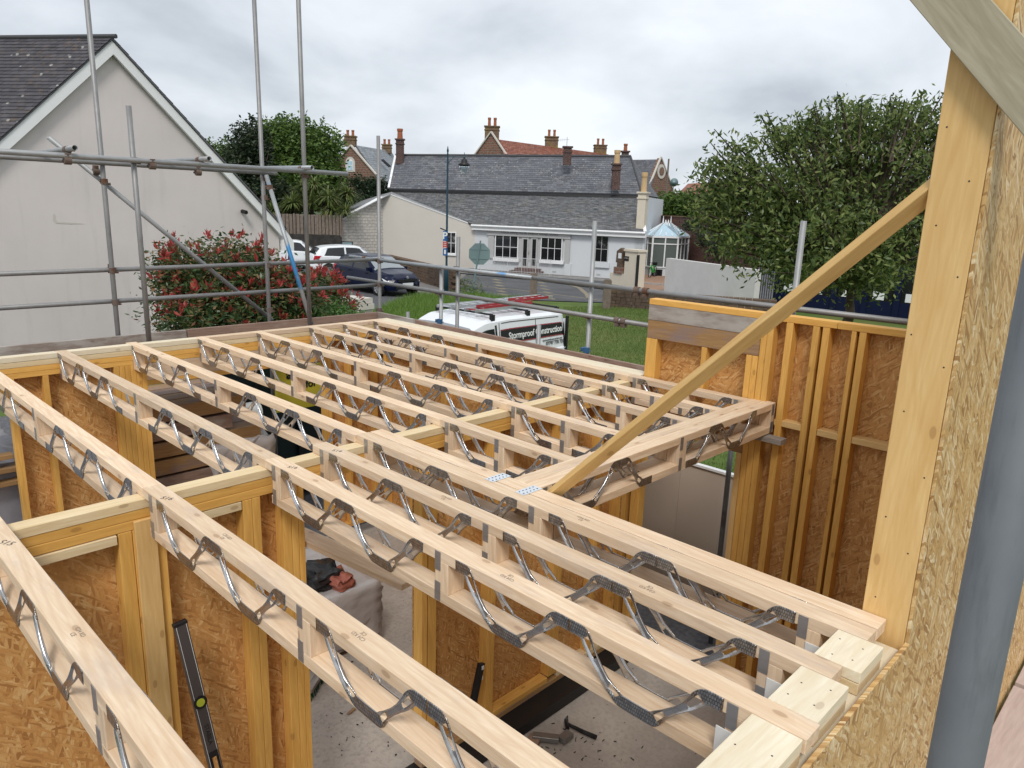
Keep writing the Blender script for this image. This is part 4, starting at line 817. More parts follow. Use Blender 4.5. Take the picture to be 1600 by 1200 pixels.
s_, z_ = wg.uv(85, 340); mb = MB(); pts = [(-.05, .10), (.02, .14), (.06, .05), (.03, -.08), (.10, -.14), (.7, -.16), (1.1, -.2), (.6, -.21), (.05, -.19), (-.06, -.1)]; wg.poly('bare_patch', [(s_ + a * .62, z_ + b * .75) for a, b in pts], .003, 'side_cream', gb, out=.006)
# ---------------- long slate roofed white house
lh = thing('long_white_house', 'long low white house with shopfront, cream side wall and weathered slate roof', 'house', (36, 26, GZ))
A0 = Q(741, 420, 51); E0 = Q(1003, 440, 46); wf = Wall(A0, E0); se = wf.len; ze_ = .16
def back(p, d): q = Vector(p) - wf.n * d; return q
wf.box('front_wall', 0, se, GZ, ze_ - .12, -.35, 0, 'facade_white', lh)
eL = wf.P(-.1, ze_ + .02, .30); eR = wf.P(se + .1, ze_ + .02, .30)
bL = Q(612, 304, 57.5); bR = Q(1001, 310, 50); bL.z = bR.z = 2.22
slates('slates', eL, eR, bR, bL, .19, .30, 'slate_low', lh, th=.03, jit=.02, seed=5)
rL = Q(618, 248, 61); rR = Q(985, 253, 54); rL.z = rR.z = 5.05
upL = Q(610, 303, 57.6); upR = Q(1004, 310, 50.1); upL += wf.n * .22; upR += wf.n * .22; upL.z = upR.z = 2.46
slates('upper_slates', upL, upR, rR, rL, .26, .40, 'slate', lh, th=.02, jit=.006, seed=6)
mb = MB(); mb.prism([bL + wf.n * .1 + Vector((0, 0, -.05)), bR + wf.n * .1 + Vector((0, 0, -.05)), upR + Vector((0, 0, -.02)) - wf.n * .1, upL + Vector((0, 0, -.02)) - wf.n * .1], wf.n * -.08); mb.build('step_shadow_strip', 'black', lh)  # black strip standing in for the shadow gap under the upper eave
mb = MB(); mb.tube(rL + Vector((0, 0, .05)), rR + Vector((0, 0, .05)), .10, 8); mb.build('ridge_tiles', 'ridge_tile', lh)
hE = Q(1029, 316, 58); hE.z = 2.45
slates('hip_slates', upR, hE, rR + Vector((.02, 0, 0)), rR, .26, .4, 'slate', lh, seed=7)
mb = MB(); mb.tube(rR + Vector((0, 0, .04)), upR + Vector((0, 0, .06)), .07, 6); mb.build('hip_tiles', 'ridge_tile', lh)
mb = MB(); mb.bar(upL + Vector((0, 0, .05)), rL + Vector((0, 0, .05)), .16, .10); mb.build('verge_board', 'white_paint', lh)
# wing wall on the left (cream), two planes
C0 = Q(531, 400, 50); B0 = Q(599, 400, 52.5); ws1 = Wall(C0, B0); ws2 = Wall(B0, A0)
_, zc = ws1.uv(531, 346); _, zb = ws1.uv(599, 306.5); zb = Q(600, 309, 52.5).z
ws1.poly('rough_wing_wall', [(0, GZ), (ws1.len, GZ), (ws1.len, zb + .02), (0, zc)], .4, 'rough_cream', lh)
s3, z3 = ws2.uv(612, 305); 
ws2.poly('wing_wall', [(0, GZ), (ws2.len, GZ), (ws2.len, ze_ - .12), (s3, z3 + .02), (0, zb + .02)], .4, 'side_cream', lh, out=.0)
w1 = lambda W_, a, za, b, zb2: W_.poly('coping', [(a, za), (b, zb2), (b, zb2 + .07), (a, za + .07)], .5, 'white_paint', lh, out=.04)
w1(ws1, 0, zc, ws1.len, zb); w1(ws2, 0, zb, s3, z3); w1(ws2, s3, z3, ws2.len + .05, ze_ - .12)
pw = ws2.P(s3, z3 + .1); mb = MB(); mb.add([ws2.P(ws2.len, ze_ + .0, .02), bL, pw], [(0, 1, 2)]); mb.add([pw, bL, bL + Vector((-2, 6, -1.5)), ws1.P(0, zc + .1)], [(0, 1, 2, 3)]); mb.build('wing_roof', 'slate_low', lh)
s0, z0 = ws2.uv(697, 396); s1, z1 = ws2.uv(713, 363); window(ws2, s0, s1, z0, z1, 2, 2, lh, out=.0)
# fascia, gutter, downpipe
wf.box('fascia', -.1, se + .1, ze_ - .34, ze_ - .10, .02, .30, 'white_paint', lh); mb = MB(); mb.tube(wf.P(-.1, ze_ - .06, .36), wf.P(se + .1, ze_ - .06, .36), .07, 8); mb.build('gutter', 'white_paint', lh)
def fw_(u, v): return wf.uv(u, v)
def fbox(name, u0, v0, u1, v1, o0, o1, mat, par=None): (a, z) = fw_(u0, v1); (b, z2) = fw_(u1, v0); return wf.box(name, a, b, z, z2, o0, o1, mat, par or lh)
fbox('pilaster', 763, 366, 773, 403, 0, .10, 'grey_trim'); fbox('pilaster', 882, 370, 892, 411, 0, .10, 'grey_trim'); fbox('plinth', 882, 412, 893, 430, 0, .12, 'facade_white')
fbox('shop_fascia', 762, 361, 893, 367, 0, .14, 'grey_trim'); fbox('shop_surround', 773.5, 367.5, 881, 405, -.02, .03, 'grey_trim')
for u0, v0, u1, v1, c in ((774, 367.5, 811, 403.5, 3), (845, 369, 880, 406.5, 3)): (a, z) = fw_(u0, v1); (b, z2) = fw_(u1, v0); window(wf, a, b, z, z2, c, 2, lh, out=.06, sill=False)
fbox('sill', 772, 404, 812, 407, .03, .2, 'white_paint'); fbox('sill', 844, 407.5, 882, 410.5, .03, .2, 'white_paint')
for u0, u1 in ((814.5, 827), (828.5, 841)):
    (a, z) = fw_(u0, 423); (b, z2) = fw_(u1, 371); dr = wf.box('door', a, b, z, z2, .03, .08, 'grey_trim', lh); wf.box('pane', a + .12, b - .10, z + .35, z2 - .12, .081, .085, 'dark_glass', dr)
(a, z) = fw_(827, 395); wf.box('door_handle', a - .02, a + .02, z, z + .15, .09, .13, 'aluminium', lh)
(a, z) = fw_(828, 364.4); text('shop_lettering', 'Office Sitting House Interior Design Studio', wf.mat4(a, z, .142), .26, 'level_grey', lh, .002, sx=.9)
(a, z) = fw_(928, 409); (b, z2) = fw_(952, 369); window(wf, a, b, z, z2, 2, 2, lh, fm='grey_trim', out=.0, sill=False); fbox('sill', 925, 410.5, 953, 417, .0, .12, 'facade_white')
for u in (785, 866, 935): (a, z) = fw_(u, 424.5 if u < 900 else 429); wf.box('air_brick', a - .13, a + .13, z - .05, z + .06, 0, .015, 'grey_trim', lh)
# right end: chimney stack with buff pot, flank wall
c1 = wf.P(se - .38, 0, -.3); chp = chimney(None, c1.x, c1.y, GZ, Q(1003, 302, 46).z, .50, .6, 'cream', lh, (0,), 'pot_buff', rz=math.atan2(wf.d.y, wf.d.x), pot_h=1.15, pr=.17)
F0 = Q(1007, 400, 50.5); F1 = Q(1030, 400, 57); wk = Wall(F0, F1); wk.box('flank_wall', 0, wk.len, GZ, 2.3, -.3, 0, 'facade_white', lh)
q0 = wf.P(se - .03, ze_ - .1, 0); mb = MB(); mb.bar(wf.P(se + .05, ze_ + .0, .3), bR + Vector((0, 0, .06)), .18, .12); mb.build('verge_board', 'white_paint', lh)
mb = MB(); mb.prism([wf.P(se, GZ, 0), wf.P(se, ze_, 0), bR, Vector((bR.x, bR.y, GZ))], wf.d * -.3); mb.build('end_wall', 'cream', lh)
s0, z0 = wk.uv(1018, 372); s1, z1 = wk.uv(1023, 330)
if False: window(wk, min(s0, s1), max(s0, s1), .2, 1.6, 1, 2, lh)
chimney_px(625, 219, 256, 11, 60, 'dark_brick', lh, (0,), potmat='pot_orange', pot_h=.75, pr=.2)
chimney_px(887, 231, 258, 12, 53.5, 'dark_brick', lh, ())
chimney_px(963.5, 258, 297, 12, 50.5, 'dark_brick', lh, (0,), potmat='pot_buff', pot_h=.85, pr=.18)
chimney_px(977, 238, 262, 10, 56, 'dark_brick', lh, (0,), pot_h=.5)
for (u, v, n_) in ((707, 300, 26), (790, 275, 14)):
    pp = Q(u, v, 57 if u < 750 else 57.5); V = []
    for i in range(n_ * 8):
        c_ = np.array(pp) + RNG.normal(0, (.32, .32, .12)); a_ = RNG.normal(0, 1, 3) * .10; b_ = RNG.normal(0, 1, 3) * .05; V += [c_ - a_, c_ + b_, c_ + a_, c_ - b_]
    o = quads_np('roof_weeds', V, 'leaf_mid' if u < 750 else 'leaf_dark'); tag(o, 'green weed tuft growing at the step in the slate roof' if u < 750 else 'dark moss patch in the middle of the upper slates', 'weeds')
# railings and steps before the shop
rg = thing('forecourt_railing', 'grey metal railing in front of the shopfront windows and steps', 'railing', wf.P(4, GZ, 1.2))
(a, _) = fw_(764, 415); (b, _) = fw_(873, 415); zt = GZ + 1.0
mb = MB(); mb.tube(wf.P(a, zt, 1.2), wf.P(b, zt, 1.2), .022, 6); mb.tube(wf.P(a, GZ + .12, 1.2), wf.P(b, GZ + .12, 1.2), .015, 6); mb.build('rail', 'rail_grey', rg); nb = 46
bars = MB()
for i in range(nb + 1): x = a + (b - a) * i / nb; bars.tube(wf.P(x, GZ + .02, 1.2), wf.P(x, zt, 1.2), .011 if i % 9 else .024, 4)
stuff(bars.build('balusters', 'rail_grey', rg))
stp = thing('entrance_steps', 'low brick steps below the shop doors', 'steps', wf.P(4, GZ, .6)); (a, _) = fw_(806, 420); (b, _) = fw_(850, 420)
for k in range(2): wf.box('step', a + .2 * k, b - .2 * k, GZ, GZ + .16 + .15 * k, .0 + .01, 1.0 - .35 * k, 'garden_brick', stp)
# pavement in front and kerb, road markings
def strip(name, pts, z, mat): return sheet(name, pts, z, mat)
strip('pavement', [wf.P(-2, 0, .0), wf.P(se + 3, 0, .0), wf.P(se + 3, 0, 1.9), wf.P(-2, 0, 1.9)], GZ + .012, 'pavement')
o = wf.box('kerb', -2, se + 3, GZ, GZ + .10, 1.9, 2.03, 'kerb', None); struct(o)
strip('left_pavement', [Q(600, 400, 52), Q(741, 400, 51), G(700, 452), G(688, 470), G(600, 436), G(585, 420)], GZ + .012, 'pavement')
strip('driveway', [G(1003, 440), G(1003, 430), Q(1003, 400, 60), Q(1050, 400, 60), G(1042, 455), G(985, 458)], GZ + .018, 'drive_gravel')
def mark(pts, wd):
    for i in range(len(pts) - 1):
        a = G(*pts[i]); b = G(*pts[i + 1]); n = Vector((-(b - a).y, (b - a).x, 0)).normalized() * wd / 2
        ms.add([a + n, b + n, b - n, a - n], [(0, 1, 2, 3)])
ms = MB(); mark([(893, 446), (905, 450), (917, 460), (921, 467)], .25); mark([(700, 441), (740, 446), (800, 452), (921, 467), (938, 470)], .14)
for k in range(6): mark([(770 - 0 + k * 2.0, 436 + k * 4.6), (782 + k * 2, 438.5 + k * 4.6)], .35)
for k in range(6): mark([(840 + k * 3, 441 + k * 5), (852 + k * 3, 443 + k * 5)], .3)
mark([(715, 425), (760, 428), (800, 433), (900, 442)], .12)
ms.v = [(x, y, GZ + .012) for x, y, z in ms.v]; struct(ms.build('road_markings', 'road_paint', W=Matrix.Identity(4)))
# ---------------- houses behind
h1 = thing('red_tiled_house', 'stone gabled house with red pantile roof and stone chimneys rising behind the slate roof', 'house', Q(850, 300, 84).xy.to_3d() + Vector((0, 0, GZ)))
def gable(h, uL, uR, uP, vP, vE, D0, D1, mat):
    a = Q(uL, 300, D0); b = Q(uR, 300, D1); wl = Wall(a, b); sp, zp = wl.uv(uP, vP); _, zE = wl.uv((uL + uR) / 2, vE); wl.poly('gable_wall', [(0, GZ), (wl.len, GZ), (wl.len, zE), (sp, zp), (0, zE)], .4, mat, h); 
    for e in (0, wl.len): p0 = wl.P(e, zE + .1, .05); p1 = wl.P(sp, zp + .12, .05); mb = MB(); mb.bar(p0, p1, .2, .12); mb.build('gable_coping', 'side_cream', h)
    return wl, sp, zp, zE
wl, sp, zp, zE = gable(h1, 728, 803, 768, 208, 262, 76, 73, 'granite')
zr_ = Q(778, 217, 76).z; pL = Q(772, 217, 76); pR = Q(949, 241, 88); bl_ = Q(798, 260, 71); br2 = Q(985, 268, 82); slates('pantiles', bl_, br2, pR, pL, .34, .30, 'pantile', h1, th=.06, seed=8)
chimney_px(769, 199, 226, 21, 76, 'chimney_stone', h1, (-.28, .28), pot_h=.8, pr=.14); chimney_px(862, 215, 236, 19, 82, 'chimney_stone', h1, (-.28, .28), pot_h=.7); chimney_px(938, 228, 250, 18, 88, 'chimney_stone', h1, (-.28, .28), pot_h=.7)
p_ = Q(819, 247, 74); sk = MB(); sk.box(p_ + Vector((0, 0, .05)), (.9, .5, .25)); sk.build('roof_light', 'dark_glass', h1)
at = MB(); p_ = Q(886, 222, 82); at.tube(p_ - Vector((0, 0, 1.2)), p_ + Vector((0, 0, .5)), .03, 5); at.tube(p_ + CR * -1.0 + Vector((0, 0, .2)), p_ + CR * .2 + Vector((0, 0, .25)), .02, 5)
for k in range(5): q = p_ + CR * (-.9 + k * .22) + Vector((0, 0, .21)); at.tube(q - Vector((0, 0, .2)), q + Vector((0, 0, .2)), .012, 4)
at.build('aerial', 'aluminium', h1)
h2 = thing('stone_house', 'brown stone house with pale slate roof and arched window far left of the slate roof', 'house', Q(560, 300, 75).xy.to_3d() + Vector((0, 0, GZ)))
wl, sp, zp, zE = gable(h2, 503, 596, 549, 229, 282, 77, 73, 'granite'); slates('slates', Q(597, 286, 72.5), Q(640, 286, 86), Q(611, 236, 88), Q(556, 227, 75.5), .3, .4, 'slate_pale', h2, seed=9)
chimney_px(547.5, 214, 229, 16, 75.5, 'chimney_stone', h2, (-.25, .25), pot_h=.55); chimney_px(604.5, 227, 240, 13, 86, 'chimney_stone', h2, (-.25, .25), pot_h=.55)
s0, z0 = wl.uv(547.5, 258); mb = MB(); wl.poly('arch_surround', [(s0 - .62, z0 - .65), (s0 + .62, z0 - .65)] + [(s0 + .62 * math.cos(t), z0 + .15 + .62 * math.sin(t)) for t in [i * math.pi / 10 for i in range(11)]], .1, 'side_cream', h2, out=.05)
aw = wl.poly('window', [(s0 - .40, z0 - .5), (s0 + .40, z0 - .5)] + [(s0 + .40 * math.cos(t), z0 + .15 + .40 * math.sin(t)) for t in [i * math.pi / 10 for i in range(11)]], .05, 'white_paint', h2, out=.08)
for i in (-1, 1):
    for z1, z2 in ((-.45, -.03), (.03, .36)): wl.box('pane', s0 + (.03 if i > 0 else -.34), s0 + (.34 if i > 0 else -.03), z0 + z1, z0 + z2, .081, .09, 'conserv_roof', aw)
p_ = Q(603, 262, 80); mb = MB(); a_ = Q(597, 251, 78.5); b_ = Q(609, 262, 79); mb.bar(a_ + Vector((0, 0, .1)), b_ + Vector((0, 0, .1)), .5, .12); mb.build('roof_light', 'dark_glass', h2)
h3 = thing('grey_roofed_house', 'granite gabled house with round stone ornament behind the right end of the slate roof', 'house', Q(1020, 300, 82).xy.to_3d() + Vector((0, 0, GZ)))
wl, sp, zp, zE = gable(h3, 1008, 1056, 1032, 247, 308, 80, 84, 'granite'); slates('slates', Q(968, 300, 84), Q(1013, 300, 79.6), Q(1030, 249, 82), Q(972, 250, 86), .3, .4, 'slate', h3, seed=10)
s0, z0 = wl.uv(1033, 268)
wl.poly('round_ornament', [(s0 + .75 * math.cos(i * .3927), z0 + .75 * math.sin(i * .3927)) for i in range(16)], .08, 'side_cream', h3, out=.08); wl.poly('round_panel', [(s0 + .45 * math.cos(i * .3927), z0 + .45 * math.sin(i * .3927)) for i in range(16)], .05, 'granite', h3, out=.1)
q = Q(1041, 300, 80); mb = MB(); mb.tube((q.x, q.y, GZ), (q.x, q.y, Q(1041, 248, 80).z), .09, 8); o = mb.build('wooden_pole', 'post_timber'); tag(o, 'tall thin wooden pole beside the granite gable', 'pole')
ds = thing('satellite_dish', 'small satellite dish on a mast right of the granite gable', 'satellite dish', Q(1053, 290, 78)); q = Q(1053, 285, 78); mb = MB(); mb.lathe((0, 0, 0), [(.42, .12), (.36, .05), (.2, .01), (.05, 0)], 16); mb.build('dish', 'sign_back', ds, True, W=T(q) @ frame(-HD, (0, 0, 1)) @ Matrix.Rotation(R_(90), 4, 'Y')); mb = MB(); mb.tube((q.x, q.y, q.z - 3), (q.x, q.y, q.z), .04, 6); mb.build('mast', 'aluminium', ds)
h4 = thing('far_red_roof', 'distant red tiled roof showing above the trees beside the cherry tree', 'house', Q(1100, 300, 90).xy.to_3d() + Vector((0, 0, GZ)))
slates('pantiles', Q(1062, 300, 88), Q(1165, 318, 84), Q(1150, 282, 92), Q(1075, 287, 94), .34, .35, 'pantile', h4, seed=12); mb = MB(); a_ = Q(1062, 301, 88.2); b_ = Q(1165, 319, 84.2); mb.prism([(a_.x, a_.y, GZ), (b_.x, b_.y, GZ), b_, a_], HD * 6); mb.build('walls', 'granite', h4)
# ---------------- walls, pier, conservatory on the right
A1 = G(1037, 457); B1 = Q(1182, 420, 33); wv = Wall(A1, B1); zt = Q(1037, 403, (A1 - CAM).dot(HD)).z
o = wv.box('white_garden_wall', 0, wv.len, GZ, zt, -.3, 0, 'garden_white', None); tag(o, 'low white painted garden wall left of the cherry tree', 'wall')
bk = Wall(Q(1022, 400, 57), Q(1180, 400, 46)); s_, z_ = bk.uv(1060, 339); bwall = thing('brick_garden_wall', 'tall old brick garden wall with creepers behind the conservatory', 'wall', bk.P(4, GZ)); bk.box('brickwork', 0, bk.len, GZ, z_, -.4, 0, 'garden_brick', bwall); bk.box('coping', 0, bk.len, z_, z_ + .08, -.45, .05, 'chimney_stone', bwall)
gp_ = thing('gate_pier', 'cream gate pier with low curved wall and black name plate at the driveway', 'gate pier', G(990, 447)); wp = Wall(G(953, 444), G(1005, 452))
s0, _ = wp.uv(974, 440); s1, _ = wp.uv(994, 440); _, z1 = wp.uv(985, 393); wp.box('pier', s0, s1, GZ, z1, -.6, 0, 'cream', gp_); wp.box('pier_cap', s0 - .06, s1 + .06, z1, z1 + .12, -.66, .06, 'cream', gp_)
_, z2 = wp.uv(965, 427); sA, _ = wp.uv(952, 440); wp.box('low_wall', sA, s0, GZ, z2, -.4, -.02, 'cream', gp_)
s_, z_ = wp.uv(979, 404); wp.box('name_plate', s_ - .22, s_ + .2, z_ - .13, z_ + .13, .0, .02, 'black', gp_); text('plate_lettering', 'La Verte', wp.mat4(s_, z_ + .03, .022), .1, 'side_cream', gp_, .001); 
s_, _ = wp.uv(994.5, 430); wp.box('black_gate_edge', s_, s_ + .05, GZ, z1 - .15, -.1, .08, 'black', gp_)
bs = thing('bell_stones', 'dark carved stone with white notice on stacked brown blocks against the pier', 'stones', G(966, 444)); s_, z_ = wp.uv(967, 427)
wp.box('block', s_ - .42, s_ + .28, z2, z2 + .36, -.3, .05, 'granite', bs); wp.box('block', s_ - .2, s_ + .2, z2 + .365, z2 + .6, -.28, .02, 'rubble', bs); wp.poly('carved_stone', [(s_ - .33, z2 + .605), (s_ + .16, z2 + .605), (s_ + .2, z2 + 1.3), (s_ + .05, z2 + 1.45), (s_ - .3, z2 + 1.25)], .25, 'rubble', bs, out=.0); wp.box('white_notice', s_ - .13, s_ + .13, z2 + .85, z2 + 1.15, .002, .02, 'paper_white', bs)
# conservatory
cv = thing('conservatory', 'white framed conservatory with pale blue hipped glass roof and spiked ridge', 'conservatory', Q(1040, 400, 51).xy.to_3d() + Vector((0, 0, GZ)))
D_ = 50; pts_c = [Q(1003, 400, 51.5), Q(1018, 400, 50), Q(1058, 400, 50), Q(1074, 400, 52), Q(1078, 400, 56)]; ze2 = Q(1040, 369, 50).z; zr2 = Q(1038, 349, 53).z
for i in range(4):
    wl = Wall(pts_c[i], pts_c[i + 1]); n_ = max(1, int(round(wl.len / .9)));
    wl.box('dwarf_wall', 0, wl.len, GZ, GZ + .55, -.12, -.02, 'facade_white', cv); wl.box('eaves_beam', -.03, wl.len + .03, ze2 - .12, ze2, -.08, .05, 'white_paint', cv); wl.box('sill_rail', 0, wl.len, GZ + .55, GZ + .62, -.1, .03, 'white_paint', cv)
    for k in range(n_ + 1): x = wl.len * k / n_; wl.box('mullion', x - .04, x + .04, GZ + .62, ze2 - .12, -.06, .02, 'white_paint', cv)
    wl.box('transom', 0, wl.len, ze2 - .55, ze2 - .48, -.05, .015, 'white_paint', cv); wl.box('glazing', .02, wl.len - .02, GZ + .62, ze2 - .12, -.03, -.024, 'shade_glass', cv)
ap = Q(1036, 349, 53); ap2 = Q(1048, 349, 55); rim = [Vector((p.x, p.y, ze2 + .01)) for p in pts_c]; ap.z = ap2.z = zr2
for i in range(4):
    t_ = ap if i < 2 else ap2; mb = MB(); nn = (rim[i + 1] - rim[i]).cross(t_ - rim[i]).normalized() * .03
    mb.prism([rim[i], rim[i + 1], t_] if i != 1 else [rim[i], rim[i + 1], ap2, ap], nn if nn.z < 0 else -nn); mb.build('roof_pane', 'conserv_roof', cv)
    m3 = 4 if i == 1 else 2
    for k in range(m3 + 1): mb = MB(); mb.bar(rim[i].lerp(rim[i + 1], k / m3) + Vector((0, 0, .03)), (ap.lerp(ap2, k / m3) if i == 1 else t_) + Vector((0, 0, .03)), .05, .05); mb.build('roof_bar', 'white_paint', cv)
for k in range(4): q = ap.lerp(ap2, k / 3); mb = MB(); mb.lathe(q, [(.07, 0), (.05, .15), (.015, .5 if k in (0, 3) else .25)], 6); mb.build('ridge_spike', 'white_paint', cv)
# bicycle
bc = thing('green_bicycle', 'green bicycle with black seat bag parked by the conservatory', 'bicycle', G(1020, 432)); q0 = G(1015, 434) + Vector((0, 0, .34)); q1 = G(1030, 431) + Vector((0, 0, .34)); d = (q1 - q0).normalized(); q1 = q0 + d * 1.02; up = Vector((0, 0, 1))
def wheel(c, r, parent, ax):
    mb = MB(); R3 = frame(ax).to_3x3(); n = 24
    for k in range(n): a, b = 2 * math.pi * k / n, 2 * math.pi * (k + 1) / n; mb.tube(c + R3 @ Vector((0, r * math.cos(a), r * math.sin(a))), c + R3 @ Vector((0, r * math.cos(b), r * math.sin(b))), .022, 5)
    o = mb.build('wheel', 'rubber', parent); mb = MB()
    for k in range(10): a = 2 * math.pi * k / 10; mb.tube(c, c + R3 @ Vector((0, r * math.cos(a), r * math.sin(a))), .004, 3)
    mb.build('spokes', 'aluminium', o)
ax = d.cross(up); wheel(q0, .33, bc, ax); wheel(q1, .33, bc, ax)
st_ = q0 + d * .72 + up * .42; hd_ = q0 + d * .2 + up * .48; bb = q0 + d * .55 - up * .04; mb = MB()
for a, b in ((hd_, bb), (bb, st_), (hd_, st_ - up * .06), (bb, q1), (st_, q1), (hd_, q0)): mb.tube(a, b, .028, 6)
mb.build('bike_frame', 'bike_green', bc); mb = MB(); mb.tube(hd_, hd_ + up * .14, .014, 6); mb.tube(hd_ + up * .14 - ax * .28, hd_ + up * .14 + ax * .28, .014, 6); mb.build('handlebar', 'black', bc); mb = MB(); mb.box(st_ + up * .12, (.24, .14, .06)); mb.box(st_ + up * .10 + d * .2, (.22, .2, .2)); mb.build('saddle_bag', 'black', bc)
for k, u in enumerate((1024, 1031)):
    q = G(u, 431); mb = MB(); mb.box(q + Vector((0, 0, .22)), (.45, .4, .44)); o = mb.build('black_crate', 'black'); tag(o, ['black crate nearer the green bicycle', 'second black crate, closer to the white garden wall'][k], 'crate')
# stone walls
def stonewall(name, label, A, B, h, th, mat='rubble'):
    wl = Wall(A, B); t = thing(name, label, 'wall', wl.P(0, GZ)); r = random.Random(5); z = GZ; k = 0
    while z < GZ + h - .02:
        x = -.15 * (k % 2); dz = .15
        mb = MB()
        while x < wl.len: w_ = r.uniform(.2, .42); o_ = r.uniform(0, .035); R3 = Matrix.Rotation(math.atan2(wl.d.y, wl.d.x), 3, 'Z'); mb.box(wl.P(max(x, 0) + w_ / 2, z + dz / 2, -th / 2 + o_ / 2), (w_ - .015, th + o_, dz - .012), R3); x += w_
        stuff(mb.build('stone_course', mat, t)); z += dz; k += 1
    return t
stonewall('rubble_wall', 'low brown rubble wall under the cream side wall behind the blue car', G(601, 424), G(704, 455), .95, .4)
stonewall('rubble_wall', 'low rubble wall on the lawn edge right of the second timber post', G(949, 479), G(1200, 497), .62, .45)
stonewall('stone_pillar', 'squat pale stone pillar between the red shrub and the blue car', Q(523, 450, 20), Q(553, 450, 19.6), 1.62, .5, 'side_cream')
for u, v, vt, lb in ((833, 464, 428, 'left weathered timber bollard post on the lawn edge'), (947, 482, 438, 'right weathered timber bollard post beside the rubble wall')):
    q = G(u, v); z1 = Q(u, vt, (q - CAM).dot(HD)).z; mb = MB(); mb.box((0, 0, (z1 + GZ) / 2), (.36, .33, z1 - GZ)); mb.box((0, 0, z1 + .02), (.30, .27, .05)); o = mb.build('timber_post', 'post_timber', W=T(q.x, q.y, 0) @ Matrix.Rotation(.7, 4, 'Z')); tag(o, lb, 'post')
q0 = G(833, 464); q1 = G(947, 482); q2 = G(700, 448); mb = MB(); pts = [Vector((q2.x, q2.y, GZ + .75)), Vector((q0.x, q0.y, GZ + .82)), Vector((q1.x, q1.y, GZ + .82))]
for a, b in zip(pts, pts[1:]): mb.tube(a, b, .03, 6)
o = mb.build('lawn_rail', 'black'); tag(o, 'thin dark rail strung between the timber posts', 'rail')
# fence, left back
fa, fb = Q(425, 380, 49), Q(533, 380, 49.5); wfn = Wall(fa, fb); _, zf0 = wfn.uv(480, 366); _, zf1 = wfn.uv(480, 335); fn = thing('board_fence', 'weathered vertical board fence on a bank left of the cream wall', 'fence', wfn.P(2, GZ)); mb = MB(); x = 0; r = random.Random(2)
while x < wfn.len: mb.box(wfn.P(x + .11, (zf0 + zf1) / 2, r.uniform(0, .07)), (.19, .03, zf1 - zf0 + r.uniform(-.03, .03)), Matrix.Rotation(math.atan2(wfn.d.y, wfn.d.x), 3, 'Z')); x += .23
stuff(mb.build('fence_boards', 'post_timber', fn))
for k in range(4): wfn.box('fence_post', wfn.len * k / 3 - .05, wfn.len * k / 3 + .05, zf0 - .1, zf1 + .05, .03, .12, 'post_timber', fn)
wfn.box('bank_wall', 0, wfn.len, GZ, zf0, -.4, .15, 'earth', fn); wfn.box('back_boards', 0, wfn.len, zf0, zf1 - .1, -.06, -.03, 'earth', fn)
sp_ = thing('street_name_sign', 'small dark framed street name sign behind the white cars', 'sign', Q(545, 420, 44).xy.to_3d()); wsn = Wall(Q(534, 380, 44), Q(551, 380, 43.7)); _, za = wsn.uv(540, 377); wsn.box('sign_frame', 0, wsn.len, za - .33, za, -.03, 0, 'black', sp_); wsn.box('sign_face', .05, wsn.len - .05, za - .28, za - .05, .001, .008, 'sign_back', sp_)
for e in (.08, wsn.len - .08): wsn.box('sign_leg', e - .03, e + .03, GZ, za - .33, -.03, 0, 'black', sp_)
# ---------------- blue shopfront beyond the cherry
bsn = thing('blue_shopfront', 'dark blue painted shopfront with windows behind the cherry tree', 'shop', Q(1290, 440, 33).xy.to_3d() + Vector((0, 0, GZ))); wb = Wall(Q(1215, 440, 34), Q(1460, 440, 30)); zb2 = GZ + 3.1
wb.box('shop_wall', .3, wb.len + 3, GZ, zb2 + .9, -.5, -.1, 'facade_white', bsn); wb.box('shop_panel', 0, wb.len, GZ, GZ + .8, -.1, 0, 'shop_blue', bsn); wb.box('shop_panel', 0, wb.len, GZ + 2.5, zb2, -.1, .05, 'shop_blue', bsn)
for k in range(6): x = wb.len * k / 5; wb.box('shop_column', x - .12, x + .12, GZ, zb2, -.1, .06, 'shop_blue', bsn)
for k in range(5): f_ = wb.box('shop_window', wb.len * k / 5 + .12, wb.len * (k + 1) / 5 - .12, GZ + .8, GZ + 2.5, -.1, -.04, 'dark_glass', bsn); wb.box('window_poster', wb.len * k / 5 + .3, wb.len * k / 5 + .75, GZ + .85, GZ + 1.2, -.039, -.03, 'paper_white', f_)
sg_ = thing('iron_gate', 'black vertical bar gate between the white garden wall and the blue shop', 'gate', Q(1195, 440, 33.5).xy.to_3d() + Vector((0, 0, GZ))); wq = Wall(Q(1182, 440, 33.5), Q(1214, 440, 33.5)); mb = MB()
for k in range(10): x = wq.len * k / 9; mb.tube(wq.P(x, GZ, 0), wq.P(x, GZ + 2.0, 0), .018, 5)
mb.build('gate_bars', 'black', sg_)
